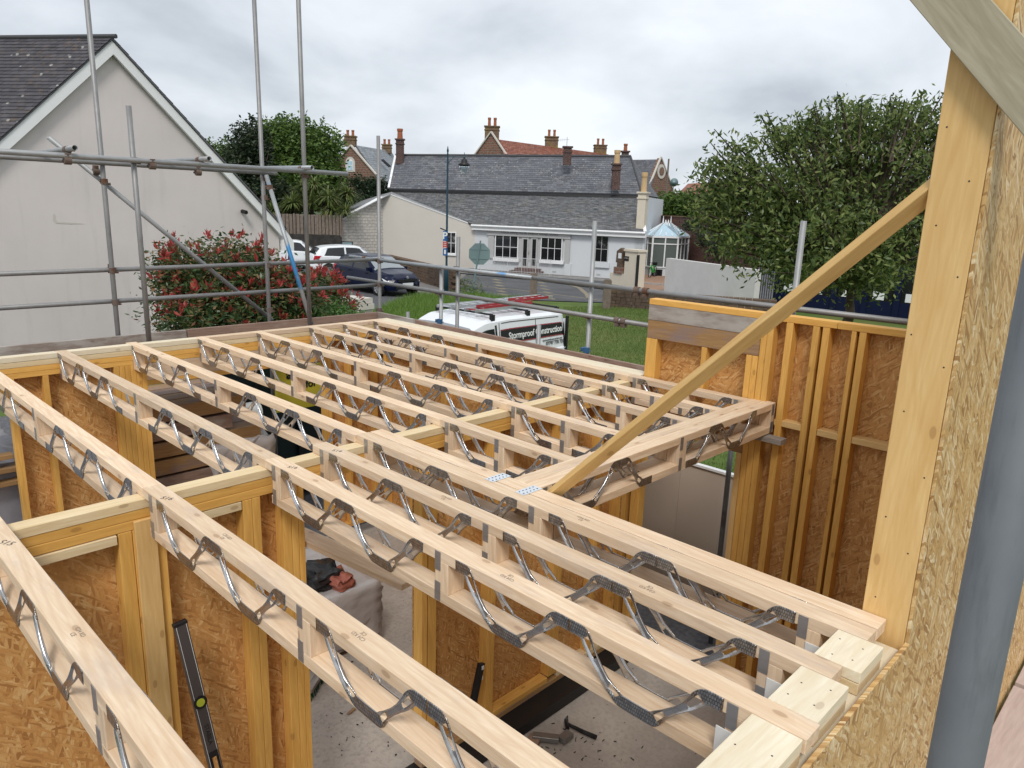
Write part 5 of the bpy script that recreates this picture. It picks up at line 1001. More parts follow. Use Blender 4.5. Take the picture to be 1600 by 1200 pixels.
# ---------------- street lamp with parking signs, stop sign
q = G(697, 468); z1 = Q(691, 228, (q - CAM).dot(HD)).z; lp = thing('street_lamp', 'dark blue street lamp with hanging glass lantern and parking plates', 'street lamp', (q.x, q.y, GZ)); mb = MB()
mb.lathe((q.x, q.y, GZ), [(.095, 0), (.095, 1.3), (.07, 1.4), (.05, 1.5), (.04, z1 - GZ - .5), (.03, z1 - GZ - .25), (.05, z1 - GZ - .2), (.01, z1 - GZ)], 12); mb.build('lamp_column', 'lamp_post_paint', lp, True)
rr = CR.copy(); rr.z = 0; rr.normalize(); at_ = Vector((q.x, q.y, z1 - .42)); mb = MB(); mb.tube(at_, at_ + rr * .86, .022, 6)
for k in range(8): t0, t1 = k / 8, (k + 1) / 8; f = lambda t: at_ + rr * (.34 * t) + Vector((0, 0, -.34 + .34 * math.sin(t * 1.57))); mb.tube(f(t0), f(t1), .012, 5)
mb.tube(at_ + rr * .72 + Vector((0, 0, -.03)), at_ + rr * .72 + Vector((0, 0, .18)), .014, 5); mb.build('lamp_arm', 'lamp_post_paint', lp)
lc = at_ + rr * .72; mb = MB(); mb.lathe(lc, [(.02, .0), (.05, -.08), (.13, -.12), (.15, -.24), (.27, -.32), (.27, -.36)], 16); h_ = mb.build('lantern_hood', 'black', lp, True); mb = MB(); mb.lathe(lc, [(.2, -.36), (.21, -.45), (.16, -.62), (.05, -.72), (.01, -.73)], 16); mb.build('lantern_glass', 'glass_clear', h_, True)
wsg = Wall(q + rr * .02, q + rr * 1); 
def sgn(u0, v0, u1, v1, mat, nm): a, z = wsg.uv(u0, v1); b, z2 = wsg.uv(u1, v0); return wsg.box(nm, a, b, z, z2, .14, .16, mat, lp), ((a + b) / 2, (z + z2) / 2, z2 - z)
o, c = sgn(692.5, 361, 699, 376, 'sign_blue', 'parking_sign'); text('letter_p', 'P', wsg.mat4(c[0], c[1], .162), c[2] * 1.0, 'paper_white', lp, .002, bold=.01)
o, c = sgn(692.5, 377, 699, 387, 'sign_red', 'red_plate')
for k in range(4): wsg.box('red_plate_text', c[0] - .06, c[0] + .06, c[1] - .13 + k * .08, c[1] - .11 + k * .08, .161, .164, 'paper_white', lp)
o, c = sgn(692.5, 388, 699, 399, 'sign_blue', 'blue_plate'); wsg.box('blue_plate_text', c[0] - .04, c[0] + .04, c[1] - .09, c[1] + .10, .161, .164, 'paper_white', lp)
mb = MB(); mb.tube(Vector((q.x, q.y, Q(690, 360, 34).z)), Vector((q.x, q.y, Q(690, 360, 34).z)) - rr * .3 + Vector((0, 0, .12)), .03, 6); mb.build('side_bracket', 'black', lp)
q = G(738, 458); Dq = (q - CAM).dot(HD); sgp = thing('road_sign', 'octagonal road sign seen from its grey back on a slim pole', 'road sign', (q.x, q.y, GZ)); zc = Q(749, 397, Dq).z; tl_ = (Q(749, 397, Dq) - Vector((q.x, q.y, zc))); 
mb = MB(); top = Q(751, 376, Dq); mb.tube((q.x, q.y, GZ), top, .04, 8); mb.build('sign_pole', 'sign_back', sgp)
cc = Q(749, 397, Dq) + HD * .06; rr2 = 17.5 / FPX * Dq; mb = MB(); n2 = -HD; W = Matrix(((rr.x, 0, n2.x, cc.x), (rr.y, 0, n2.y, cc.y), (0, 1, 0, cc.z), (0, 0, 0, 1))); pts = [Vector((rr2 * math.cos(R_(22.5 + 45 * k)), rr2 * math.sin(R_(22.5 + 45 * k)), 0)) for k in range(8)]; mb.prism(pts, (0, 0, .02)); mb.build('sign_plate', 'sign_back', sgp, W=W)
for dz in (-.22, .22): mb = MB(); mb.box((0, dz, .03), (rr2 * 1.5, .04, .025)); mb.build('sign_brace', 'sign_back', sgp, W=W)
# ---------------- vehicles
def lerpk(x, ks):
    if x <= ks[0][0]: return ks[0][1]
    for (a, va), (b, vb) in zip(ks, ks[1:]):
        if x <= b: t = (x - a) / (b - a); t = t * t * (3 - 2 * t) if False else t; return va + (vb - va) * t
    return ks[-1][1]
class Body:
    def __init__(s, roof, belt, wid, wroof, low=.24): s.roof, s.belt, s.wid, s.wroof, s.low = roof, belt, wid, wroof, low
    def S(s, x, v, sg=1, out=0.0):
        rz_ = lerpk(x, s.roof); bz = min(lerpk(x, s.belt), rz_ - .05); w_ = lerpk(x, s.wid); wr = min(lerpk(x, s.wroof), w_ - .03) if rz_ - bz > .2 else w_ - .12
        P = [(0, w_ - .06, s.low), (.12, w_ - .01, s.low + .12), (.32, w_, .55), (.5, w_ - .035, bz), (.56, w_ - .06, bz + .03), (.8, wr, rz_ - .07), (.88, wr - .09, rz_ - .015), (1, 0, rz_ + .012)]
        for a, b in zip(P, P[1:]):
            if v <= b[0] + 1e-9: t = (v - a[0]) / (b[0] - a[0]); y = a[1] + (b[1] - a[1]) * t; z = a[2] + (b[2] - a[2]) * t; ny, nz = (b[2] - a[2]), -(b[1] - a[1]); break
        q = math.hypot(ny, nz) or 1; return Vector((x, sg * (y + out * ny / q), z + out * nz / q))
    VS = [0, .06, .12, .22, .32, .42, .5, .56, .64, .72, .8, .84, .88, .94, 1]
    def shell(s, L0, L1, n=48):
        mb = MB(); xs = [L0 + (L1 - L0) * i / n for i in range(n + 1)]
        for sg in (-1, 1):
            g = [[s.S(x, v, sg) for v in s.VS] for x in xs]; nv = len(s.VS); vs = [p for r in g for p in r]; fs = []
            for i in range(n):
                for j in range(nv - 1): f = (i * nv + j, (i + 1) * nv + j, (i + 1) * nv + j + 1, i * nv + j + 1); fs.append(f if sg > 0 else f[::-1])
            fs.append(tuple(range(nv))); fs.append(tuple(n * nv + k for k in range(nv))[::-1]); mb.add(vs, [f[::-1] for f in fs])
        return mb
    def patch(s, poly_x, v0, v1, sg=1, out=.008, n=8, m=4, xs_top=None):
        """glass patch: x range at bottom (poly_x) and at top (xs_top)"""
        mb = MB(); xt = xs_top or poly_x; vs = []
        for j in range(m + 1):
            t = j / m; v = v0 + (v1 - v0) * t; a = poly_x[0] + (xt[0] - poly_x[0]) * t; b = poly_x[1] + (xt[1] - poly_x[1]) * t
            for i in range(n + 1): vs.append(s.S(a + (b - a) * i / n, v, sg, out))
        mb.add(vs, [(j * (n + 1) + i, j * (n + 1) + i + 1, (j + 1) * (n + 1) + i + 1, (j + 1) * (n + 1) + i) for j in range(m) for i in range(n)]); return mb
    def screen(s, x0, x1, w0=.9, out=.012, n=8, m=10):
        mb = MB(); vs = []
        for i in range(n + 1):
            x = x0 + (x1 - x0) * i / n; e = s.S(x, .80, 1)
            for j in range(m + 1):
                f = -1 + 2 * j / m; sgn_ = 1 if f >= 0 else -1; p = s.S(x, 1 - abs(f) * .22 * w0, sgn_, out); vs.append(p)
        mb.add(vs, [(i * (m + 1) + j, i * (m + 1) + j + 1, (i + 1) * (m + 1) + j + 1, (i + 1) * (m + 1) + j) for i in range(n) for j in range(m)]); return mb
def put(mb, name, mat, root, par=None, smooth=False): return mb.build(name, mat, par or root, smooth, W=WM[root.name].copy())
def car_wheels(root, xs, half, r=.31, rimmat='alloy', spokes=10):
    for x in xs:
        for sg in (-1, 1):
            mb = MB(); prof = [(r * .62, -.1), (r * .93, -.1), (r, -.06), (r, .06), (r * .93, .1), (r * .62, .1)]; mb.lathe((0, 0, 0), prof, 22); W = WM[root.name] @ T(x, sg * (half - .08), r) @ Matrix.Rotation(R_(90), 4, 'X')
            t = mb.build('wheel', 'rubber', root, True, W=W); mb = MB(); o_ = -sg * .085
            for k in range(spokes): a = 2 * math.pi * k / spokes; mb.bar((0, 0, o_ - sg * .012), (r * .6 * math.cos(a), r * .6 * math.sin(a), o_ - sg * .012), .045, .012)
            for k in range(20): a, b = 2 * math.pi * k / 20, 2 * math.pi * (k + 1) / 20; mb.bar((r * .6 * math.cos(a), r * .6 * math.sin(a), o_ - sg * .015), (r * .6 * math.cos(b), r * .6 * math.sin(b), o_ - sg * .015), .02, .035)
            mb.build('rim', rimmat, t, W=W)
            mb = MB(); mb.lathe((0, 0, 0), [(r + .05, -.004), (r + .05, .004)], 20); mb.build('wheel_arch', 'black', root, W=WM[root.name] @ T(x, sg * (half + .001 - .012), r + .02) @ Matrix.Rotation(R_(90), 4, 'X'))
SC = 1.2
def hatchback(label, loc, rz, paint, group):
    root = thing('parked_car', label, 'car', loc, rz, group); setm(root, T(loc) @ Matrix.Rotation(rz, 4, 'Z') @ Matrix.Scale(SC, 4))
    B = Body([(-2.0, .55), (-1.97, .92), (-1.88, 1.05), (-1.62, 1.36), (-1.2, 1.45), (-.5, 1.49), (.1, 1.47), (.35, 1.42), (1.0, .98), (1.2, .93), (1.7, .84), (1.93, .70), (2.0, .5)], [(-2, .5), (-1.9, .98), (-1.0, .95), (.9, .86), (1.2, .84), (2, .5)], [(-2, .66), (-1.8, .80), (-1.0, .86), (1.2, .86), (1.75, .80), (2.0, .58)], [(-2, .5), (-1.6, .56), (-.5, .62), (.4, .60), (1.0, .66), (2, .5)])
    put(B.shell(-2, 2), 'body', paint, root, smooth=False)
    for sg in (-1, 1):
        put(B.patch((-1.45, -.48), .57, .78, sg, xs_top=(-1.25, -.48)), 'side_window', 'dark_glass', root); put(B.patch((-.40, .80), .57, .78, sg, xs_top=(-.40, .28)), 'side_window', 'dark_glass', root)
        q = B.S(.72, .58, sg, .09); mb = MB(); mb.box(q, (.12, .2, .13)); put(mb, 'door_mirror', paint, root)
        for x in (-.44, .75): put(B.patch((x, x + .012), .14, .55, sg, .003, 1, 6), 'door_gap', 'black', root)
        put(B.patch((-1.97, -1.72), .44, .56, sg, .012, xs_top=(-1.93, -1.55)), 'tail_light', 'tail_red', root); put(B.patch((1.62, 1.95), .36, .46, sg, .012, xs_top=(1.45, 1.86)), 'headlight', 'lamp_white', root)
        for x in (-.62, .5): q = B.S(x, .46, sg, .012); mb = MB(); mb.box(q, (.16, .025, .03)); put(mb, 'door_handle', paint, root)
    put(B.screen(.38, .97, .92), 'windscreen', 'screen_glass', root); put(B.screen(-1.86, -1.62, .8), 'rear_window', 'dark_glass', root)
    mb = MB(); mb.box((2.0, 0, .62), (.03, .9, .10)); mb.box((2.0, 0, .36), (.04, 1.1, .14)); put(mb, 'grille', 'black', root); mb = MB(); mb.box((2.02, 0, .47), (.02, .50, .11)); put(mb, 'number_plate', 'paper_white', root); mb = MB(); mb.box((-2.01, 0, .72), (.02, .50, .11)); put(mb, 'number_plate', 'paper_white', root)
    mb = MB(); mb.box((-1.99, 0, .38), (.06, 1.2, .18)); put(mb, 'lower_bumper', 'black', root); mb = MB(); mb.lathe((0, 0, 0), [(.055, 0), (.05, .012)], 14); mb.build('badge', 'aluminium', root, W=WM[root.name] @ T(2.0, 0, .73) @ Matrix.Rotation(R_(90), 4, 'Y'))
    car_wheels(root, (-1.27, 1.27), .86, .305); return root
w_r = G(525, 451); w_f = G(602, 464); dd = (w_f - w_r); hdg = math.atan2(dd.y, dd.x); latd = Vector((-math.sin(hdg), math.cos(hdg), 0)); mid = (w_r + w_f) / 2 + latd * .95
hatchback('dark blue hatchback driving past the grass bank, front towards the lamp post', (mid.x, mid.y, GZ), hdg, 'car_blue', None)
wr2 = G(500, 433); hd2 = (CR * .86 + HD * .50); h2a = math.atan2(hd2.y, hd2.x); l2 = Vector((-math.sin(h2a), math.cos(h2a), 0)); c2 = wr2 + Vector((math.cos(h2a), math.sin(h2a), 0)) * 1.9 + l2 * .5
hatchback('white hatchback with tailgate and right side visible, parked before the blue car', (c2.x, c2.y, GZ), h2a, 'car_white', 'white cars parked by the fence')
c3 = G(462, 419); hatchback('farther white hatchback half hidden by the corner of the pale gable', (c3.x, c3.y, GZ), h2a - .25, 'car_white', 'white cars parked by the fence')
# van: local +x = front
hv = -(CR * .66 + HD * .75); hva = math.atan2(hv.y, hv.x); fv = Vector((math.cos(hva), math.sin(hva), 0)); lv_ = Vector((-math.sin(hva), math.cos(hva), 0))
nf = Q(750, 500, 13.8); nf.z = 0                                   # near front roof corner
# the side seen is the van's left (+y local); x of that corner = 1.0
vc = nf - fv * 1.0 - lv_ * .82
van = thing('white_van', 'white panel van with black lettered side band and red ladders on its roof', 'van', (vc.x, vc.y, GZ), hva)
VB = Body([(-1.6, 1.9), (-1.57, 2.0), (-1.5, 2.03), (.2, 2.06), (.85, 2.03), (1.15, 1.93), (1.9, 1.30), (2.1, 1.22), (2.6, 1.05), (2.75, .8), (2.8, .5)], [(-1.6, 1.25), (1.1, 1.22), (1.9, 1.1), (2.6, .9), (2.8, .5)], [(-1.6, .94), (-1.5, .96), (1.3, .96), (2.2, .93), (2.6, .82), (2.8, .6)], [(-1.6, .80), (-1.5, .84), (.9, .82), (1.3, .80), (2.0, .76), (2.8, .6)], .3)
put(VB.shell(-1.6, 2.8, 60), 'body', 'car_white', van, smooth=False)
for sg in (-1, 1):
    put(VB.patch((.55, 1.62), .56, .76, sg, xs_top=(.62, 1.12)), 'side_window', 'dark_glass', van); put(VB.patch((.50, .56), .56, .78, sg, .006, xs_top=(.55, .6)), 'window_seal', 'black', van)
    for x in (.47, -.62): put(VB.patch((x, x + .018), .14, .79, sg, .004, 1, 10), 'door_gap', 'black', van)
    put(VB.patch((-1.58, .42), .783, .789, sg, .006, 8, 1), 'panel_seam', 'level_grey', van); put(VB.patch((-1.58, .45), .655, .738, sg, .010, 12, 6), 'black_band', 'black_gloss', van); put(VB.patch((-1.58, .45), .7385, .745, sg, .011, 12, 1), 'red_line', 'red_paint', van); put(VB.patch((-1.58, .45), .648, .6545, sg, .011, 12, 1), 'red_line', 'red_paint', van)
    q = VB.S(1.38, .60, sg, .14); mb = MB(); mb.box(q, (.12, .22, .28)); put(mb, 'door_mirror', 'black', van); put(VB.patch((-1.59, -1.53), .35, .75, sg, .012, 2, 6), 'tail_light', 'black', van)
put(VB.screen(1.18, 1.86, .95), 'windscreen', 'screen_glass', van); put(VB.screen(1.86, 2.0, .9), 'scuttle', 'black', van)
mb = MB(); mb.box((2.02, 0, 2.0), (.01, .01, .01))
car_wheels(van, (-.95, 1.95), .96, .33)
mb = MB(); mb.box((-1.62, 0, 1.1), (.06, 1.7, 1.5)); put(mb, 'rear_doors', 'car_white', van); mb = MB(); mb.box((-1.61, .90, 1.15), (.05, .05, 1.55)); put(mb, 'rear_corner_trim', 'black', van)
# lettering on the near side (local y = +), reading towards the rear
pz = VB.S(-.7, .535, 1, .02); pa_ = VB.S(-.7, .60, 1, 0); pb_ = VB.S(-.7, .74, 1, 0); tl = math.atan2(pa_.y - pb_.y, pb_.z - pa_.z)
def vtext(nm, body, x, v, size, mat, sxx=1.0, bold=0):
    p = VB.S(x, v, 1, .016); Wt = WM[van.name] @ T(p) @ Matrix.Rotation(math.pi, 4, 'Z') @ Matrix.Rotation(R_(90) - tl, 4, 'X'); return text(nm, body, Wt, size, mat, van, .001, bold=bold, sx=sxx)
vtext('side_lettering', 'Stormproof Construction', -.62, .695, .185, 'paper_white', .88, .004); vtext('web_lettering', 'stormproofconstruction.com', -1.14, .627, .062, 'black', .9, .001); vtext('phone_lettering', '07797 778 735', -1.22, .600, .10, 'black', 1.0, .002)
# roof bars and ladders
for x in (.6, -.45, -1.4): mb = MB(); mb.bar((x, -.76, 2.11), (x, .76, 2.11), .045, .03); mb.box((x, .76, 2.05), (.10, .06, .12)); mb.box((x, -.76, 2.05), (.10, .06, .12)); put(mb, 'roof_bar', 'black', van)
def ladder(label, x0, x1, y, z, wd, mat, rmat):
    t = thing('ladder', label, 'ladder', WM[van.name] @ Vector(((x0 + x1) / 2, y, z)), hva); t0 = WM[van.name]
    for s_ in (-1, 1): mb = MB(); mb.bar((x0, y + s_ * wd / 2, z), (x1, y + s_ * wd / 2, z), .025, .055); mb.build('ladder_stile', mat, t, W=t0.copy())
    n = int((x1 - x0) / .25); 
    for k in range(n): x = x0 + .12 + k * .25; mb = MB(); mb.tube((x, y - wd / 2, z), (x, y + wd / 2, z), .016, 6); mb.build('ladder_rung', rmat, t, W=t0.copy())
ladder('silver ladder end sticking out past the rear of the van roof', -2.35, .9, -.30, 2.17, .36, 'aluminium', 'aluminium')
ladder('red ladder lying on the van roof on the near side', -.75, .75, .30, 2.155, .30, 'aluminium', 'red_paint')
ladder('red stiled ladder section lying over the near side ladder on the van', -1.0, .45, .30, 2.20, .22, 'red_paint', 'red_paint')
ladder('red and silver ladder in the middle of the van roof', -1.9, -.8, .02, 2.22, .20, 'red_paint', 'aluminium')
# ---------------- vegetation
def leafquads(P, size, r, aspect=.45, droop=0.0, up=.3):
    n = len(P); d = r.normal(0, 1, (n, 3)); d[:, 2] = d[:, 2] * .6 - droop; d /= np.linalg.norm(d, axis=1)[:, None]; q = r.normal(0, 1, (n, 3)); q[:, 2] += up; s = np.cross(d, q); s /= np.linalg.norm(s, axis=1)[:, None] + 1e-9
    L_ = size * r.uniform(.65, 1.25, n)[:, None]; s = s * L_ * aspect; d = d * L_; V = np.stack([P - d, P + s - d * .1, P + d, P - s - d * .1], 1); return V.reshape(-1, 3)
def twig_points(c, rad, n_cl, per, r, sig=.16, shell=.55, flat=0.0, squash=(1, 1, 1)):
    """clusters spread through an ellipsoid, denser near its surface, then leaves round each cluster"""
    u = r.normal(0, 1, (n_cl, 3)); u /= np.linalg.norm(u, axis=1)[:, None]; rr_ = (shell + (1 - shell) * r.uniform(0, 1, n_cl)) * (1 + .12 * r.normal(0, 1, n_cl)); C_ = np.array(c) + u * rr_[:, None] * np.array(rad)
    P = np.repeat(C_, per, 0) + r.normal(0, sig, (n_cl * per, 3)) * np.array(squash); return C_, P
def branches(root, base, tips, r, rad=.18, mat='bark', trunk_top=None):
    mb = MB(); base = Vector(base); top = Vector(trunk_top) if trunk_top is not None else base + Vector((0, 0, 2))
    k = 5; prev = base
    for i in range(1, k + 1): p = base.lerp(top, i / k) + Vector((r.normal(0, .05), r.normal(0, .05), 0)); mb.tube(prev, p, rad * (1 - .12 * (i - 1)), 9, rad * (1 - .12 * i)); prev = p
    for tp in tips:
        tp = Vector(tp); m1 = prev.lerp(tp, .35) + Vector((0, 0, (tp - prev).length * .08)); m2 = prev.lerp(tp, .7) + Vector((r.normal(0, .12), r.normal(0, .12), .1)); mb.tube(prev - Vector((0, 0, .1)), m1, rad * .38, 6, rad * .26); mb.tube(m1, m2, rad * .26, 5, rad * .14); mb.tube(m2, tp, rad * .14, 4, rad * .05)
    return mb.build('trunk', mat, root, True)
def tree(name, label, base, blobs, leaf, mat, seed, n_cl, per, sig, rad=.2, trunk_top=None, cat='tree', aspect=.45, shell=.5, droop=0.0, sprigs=0):
    r = np.random.default_rng(seed); t = thing(name, label, cat, base); Vs = []; tips = []
    tot = sum(b[1][0] * b[1][1] for b in blobs)
    for c, rd in blobs:
        k = max(6, int(n_cl * rd[0] * rd[1] / tot)); C_, P = twig_points(c, rd, k, per, r, sig, shell); Vs.append(leafquads(P, leaf, r, aspect, droop)); sel = r.choice(len(C_), min(len(C_), 9), replace=False); tips += [C_[i] for i in sel]
        if sprigs:
            up_ = [C_[i] for i in r.permutation(len(C_)) if C_[i][2] > c[2] + rd[2] * .1 and np.linalg.norm((C_[i] - np.array(c)) / np.array(rd)) > .8][:sprigs]
            for q in up_: ln = r.uniform(.35, 1.0); o3 = (q - np.array(c)) / np.array(rd); dr = np.array([o3[0] * .8 + r.normal(0, .3), o3[1] * .8 + r.normal(0, .3), .75]); tt = np.linspace(0, ln, 20)[:, None]; pts = q + dr * tt - np.array((0, 0, .35)) * tt ** 2 + r.normal(0, .07, (20, 3)); Vs.append(leafquads(pts, leaf, r, aspect, droop)); tips.append(q + dr * ln * .8)
    V = np.concatenate(Vs); o = quads_np('crown', V, mat, t); me = o.data; branches(t, base, tips, r, rad, 'bark', trunk_top); return t
# cherry tree
def bl(u, v, D, ru, rv, rd): p = Q(u, v, D); return (tuple(p), (ru / FPX * D, rd, rv / FPX * D)) if False else (tuple(p), (ru / FPX * D, ru / FPX * D if rd is None else rd, rv / FPX * D))
Dt = 22; tb = Q(1330, 480, Dt); tb.z = GZ
cb = [bl(1240, 300, Dt, 95, 75, None), bl(1340, 250, Dt, 85, 70, None), bl(1420, 270, Dt, 80, 90, None), bl(1180, 320, Dt - .5, 75, 60, None), bl(1290, 370, Dt - 1, 110, 60, None), bl(1400, 370, Dt, 85, 70, None), bl(1180, 385, Dt - 1, 60, 35, None), bl(1330, 420, Dt - .5, 90, 40, None), bl(1290, 215, Dt + .5, 70, 30, None), bl(1420, 200, Dt + .5, 60, 35, None), bl(1500, 300, Dt, 90, 100, None), bl(1130, 300, Dt, 45, 26, None), bl(1100, 275, Dt, 22, 14, None), bl(1160, 240, Dt, 28, 20, None), bl(1225, 215, Dt, 30, 18, None), bl(1345, 185, Dt, 26, 16, None), bl(1110, 345, Dt, 30, 16, None), bl(1240, 425, Dt - 1.5, 50, 24, None)]
tree('cherry_tree', 'big dark green cherry tree with drooping leaves behind the wooden prop', tuple(tb), cb, .092, 'leaf_cherry', 21, 2150, 15, .21, .22, (tb.x, tb.y, GZ + 2.2), droop=.7, aspect=.36, shell=.45, sprigs=16)
q = Q(1058, 322, 60); tree('garden_tree', 'low bushy tree behind the brick wall, right of the granite gable', (q.x, q.y, GZ), [bl(1050, 322, 60, 28, 20, None), bl(1085, 325, 60, 30, 22, None), bl(1120, 330, 58, 30, 26, None), bl(1030, 330, 59, 12, 12, None)], .16, 'leaf_mid', 22, 700, 14, .28, .2)
q = Q(1130, 380, 45); tree('wall_creeper', 'ivy and weeds hanging on the brick garden wall', (q.x, q.y, GZ), [bl(1125, 385, 46, 34, 24, .5), bl(1100, 372, 48, 20, 14, .4), bl(1080, 352, 50, 25, 5, .3)], .09, 'leaf_dark', 23, 260, 12, .2, .05, cat='creeper')
# trees at the left
q = Q(440, 300, 58); tree('round_tree', 'large round bright green tree behind the fence, between the tall poles', (q.x, q.y, GZ), [bl(450, 225, 58, 45, 38, None), bl(490, 240, 58, 42, 45, None), bl(425, 260, 57, 50, 50, None), bl(500, 280, 57, 35, 40, None), bl(455, 290, 57, 60, 40, None)], .17, 'leaf_mid', 24, 2600, 15, .26, .35, shell=.6)
q = Q(390, 300, 54); tree('dark_tree', 'darker tree left of the round tree, behind the gable slope', (q.x, q.y, GZ), [bl(392, 235, 54, 30, 42, None), bl(385, 275, 54, 40, 45, None), bl(420, 320, 53, 40, 40, None)], .14, 'leaf_dark', 25, 1300, 14, .24, .3, shell=.5, sprigs=5)
q = Q(340, 280, 60); tree('olive_tree', 'low olive toned tree behind the roof slope, leftmost of the trees', (q.x, q.y, GZ), [bl(345, 250, 62, 28, 26, None), bl(325, 240, 62, 18, 18, None), bl(360, 270, 60, 30, 30, None)], .13, 'leaf_mid', 26, 500, 13, .22, .2, sprigs=6)
# hedge behind fence
q = Q(580, 310, 58); tree('conifer_hedge', 'dark clipped hedge between the palms and the slate roofed house', (q.x, q.y, GZ), [bl(560, 310, 58, 30, 30, None), bl(590, 308, 59, 28, 26, None), bl(545, 335, 56, 25, 30, None), bl(600, 330, 60, 22, 30, None), bl(570, 350, 57, 40, 30, None)], .12, 'leaf_hedge', 27, 1100, 20, .22, .15, shell=.7, cat='hedge')
# cordyline palms
def palm(label, u, v, D, n, ln, seed):
    r = np.random.default_rng(seed); c = Q(u, v, D); t = thing('cordyline_palm', label, 'palm', (c.x, c.y, GZ), 0, 'spiky palms behind the fence'); V = []
    for h in range(3):
        cc = np.array(c) + r.normal(0, (.45, .45, .35))
        for i in range(n):
            d = r.normal(0, 1, 3); d[2] = abs(d[2]) * .9 - .25; d /= np.linalg.norm(d); s = np.cross(d, (0, 0, 1)); s /= np.linalg.norm(s) + 1e-9; L_ = ln * r.uniform(.7, 1.1); p = [cc, cc + d * L_ * .5 + np.array((0, 0, -.02)), cc + d * L_ * .95 + np.array((0, 0, -.28 * L_))]; wv_ = .035
            V += [p[0] - s * wv_, p[0] + s * wv_, p[1] + s * wv_, p[1] - s * wv_, p[1] - s * wv_, p[1] + s * wv_, p[2] + s * .005, p[2] - s * .005]
    quads_np('fronds', V, 'leaf_palm', t); mb = MB(); mb.tube((c.x, c.y, GZ), (c.x, c.y, c.z), .16, 8, .1); mb.build('trunk', 'bark', t)
for i, (u, v, D) in enumerate(((462, 312, 51), (486, 296, 52), (505, 318, 50.5), (528, 302, 52), (440, 322, 51), (520, 330, 50.5))): palm(['palm directly behind the tall inner pole', 'tallest palm under the round tree', 'palm in the middle of the row behind the fence', 'right hand palm beside the dark hedge', 'leftmost palm next to the blue brace', 'low palm at the right end of the fence'][i], u, v, D, 120, 1.3, 40 + i)
# photinia shrub
Ds = 13.5
def shrub(name, label, blobs, seed, n_cl, per, sig, leaf, redfrac, mat='leaf_photinia'):
    r = np.random.default_rng(seed); c0 = blobs[0][0]; t = thing(name, label, 'shrub', (c0[0], c0[1], GZ)); Vg = []; Vr = []; tips = []; tot = sum(b[1][0] * b[1][2] for b in blobs); zt_ = max(b[0][2] + b[1][2] for b in blobs)
    for c, rd in blobs:
        k = int(n_cl * rd[0] * rd[2] / tot); C_, P = twig_points(c, rd, k, per, r, sig, .55); Vg.append(leafquads(P, leaf, r, .36)); tips += list(C_[:8])
        for q in C_:
            hgt = (q[2] - c[2]) / rd[2]
            if r.uniform() < redfrac * (.35 + .9 * max(0, hgt) + (.25 if r.uniform() < .5 else 0)):
                o_ = (q - np.array(c)); o_ /= np.linalg.norm(o_) + 1e-9; cc = q + o_ * .10 + np.array((0, 0, .06)); m = 9; d = r.normal(0, .55, (m, 3)) + o_ * .5 + np.array((0, 0, .9)); d /= np.linalg.norm(d, axis=1)[:, None]; s = np.cross(d, r.normal(0, 1, (m, 3))); s /= np.linalg.norm(s, axis=1)[:, None]; L_ = leaf * 1.15 * r.uniform(.8, 1.3, m)[:, None]
                a = cc + r.normal(0, .015, (m, 3)); Vr.append(np.stack([a, a + d * L_ + s * L_ * .28, a + d * L_ * 2, a + d * L_ - s * L_ * .28], 1).reshape(-1, 3))
    quads_np('leaves', np.concatenate(Vg), mat, t)
    if Vr: quads_np('red_shoots', np.concatenate(Vr), 'leaf_red', t)
    mb = MB(); b0 = Vector((c0[0], c0[1], GZ))
    for q in tips: mb.tube(b0, Vector(q), .03, 5, .008)
    mb.build('stems', 'bark', t)
shrub('photinia_bush', 'large photinia bush with red young leaves in front of the pale gable', [bl(340, 435, Ds, 85, 62, 1.0), bl(300, 480, Ds - .3, 62, 60, .9), bl(400, 450, Ds, 70, 58, 1.0), bl(370, 500, Ds - .6, 110, 50, .9), bl(430, 480, Ds, 60, 55, .9), bl(275, 425, Ds, 38, 30, .6), bl(455, 465, Ds + .3, 34, 34, .6)], 31, 1500, 18, .12, .055, .36)
shrub('photinia_bush', 'smaller red tipped bush right of the blue brace by the stone pillar', [bl(500, 455, 16, 34, 26, .6), bl(525, 478, 15.5, 28, 18, .5)], 32, 260, 14, .11, .05, .7)
shrub('green_shrub', 'low bright green shrub at the foot of the poles before the road', [bl(505, 492, 14, 42, 20, .6), bl(545, 505, 13.5, 26, 14, .5), bl(470, 505, 13.5, 40, 20, .5)], 33, 420, 16, .09, .035, 0, 'leaf_ground')
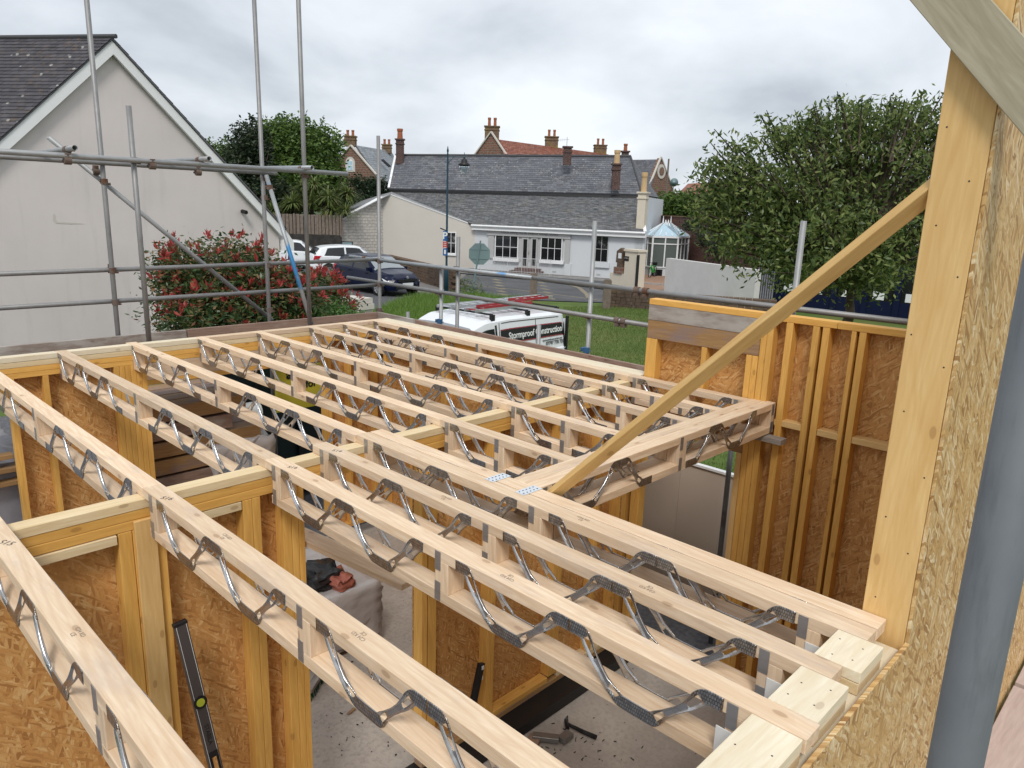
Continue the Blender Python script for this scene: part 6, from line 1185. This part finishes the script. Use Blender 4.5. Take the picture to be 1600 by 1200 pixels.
# grass
def blades(name, region, n, h, w_, mat, seed, z=GZ, hv=None):
    r = np.random.default_rng(seed); P = region(n, r); n = len(P); a = r.uniform(0, 6.283, n); H = h * r.uniform(.5, 1.3, n); 
    if hv is not None: H = H * hv(P)
    dx = np.cos(a) * w_; dy = np.sin(a) * w_; lx = r.normal(0, .35, n) * H; ly = r.normal(0, .35, n) * H; B = np.column_stack([P, np.full(n, z)])
    V = np.stack([B - np.column_stack([dx, dy, 0 * a]), B + np.column_stack([dx, dy, 0 * a]), B + np.column_stack([lx, ly, H])], 1).reshape(-1, 3); return stuff(quads_np(name, V, mat, None, 3))
def reg_px(poly):
    pts = [G(u, v) for u, v in poly]; A_ = np.array([(p.x, p.y) for p in pts])
    def f(n, r):
        mn = A_.min(0); mx_ = A_.max(0); P = r.uniform(mn, mx_, (n * 3, 2)); ins = np.zeros(len(P), bool); j = len(A_) - 1
        for i in range(len(A_)): xi, yi = A_[i]; xj, yj = A_[j]; c_ = ((yi > P[:, 1]) != (yj > P[:, 1])) & (P[:, 0] < (xj - xi) * (P[:, 1] - yi) / (yj - yi + 1e-12) + xi); ins ^= c_; j = i
        return P[ins][:n]
    return f
blades('lawn_grass', reg_px([(880, 480), (1010, 479), (1180, 500), (1240, 760), (1000, 760), (880, 600)]), 60000, .07, .007, 'grass_blade', 51)
blades('long_grass', reg_px([(560, 506), (590, 489), (612, 478), (650, 465), (740, 465), (820, 472), (870, 520), (700, 560), (560, 530)]), 42000, .32, .012, 'grass_long', 52)
r0 = np.random.default_rng(60)
for i, (u, v, lb) in enumerate(((737, 462, 'leafy weeds round the foot of the octagonal sign pole'), (716, 452, 'yellowish tall weed tuft at the end of the rubble wall'))):
    q = G(u, v); Pn = np.array(q) + np.column_stack([r0.normal(0, .35, 320), r0.normal(0, .3, 320), np.abs(r0.normal(0, .32, 320))]); o = quads_np('weed_tuft', leafquads(Pn, .09, r0, .25), 'leaf_mid' if i == 0 else 'leaf_palm'); stuff(o)
for i, (u, v, r_, n, lb, s_) in enumerate(((690, 405, .3, 0, '', 0),)): pass
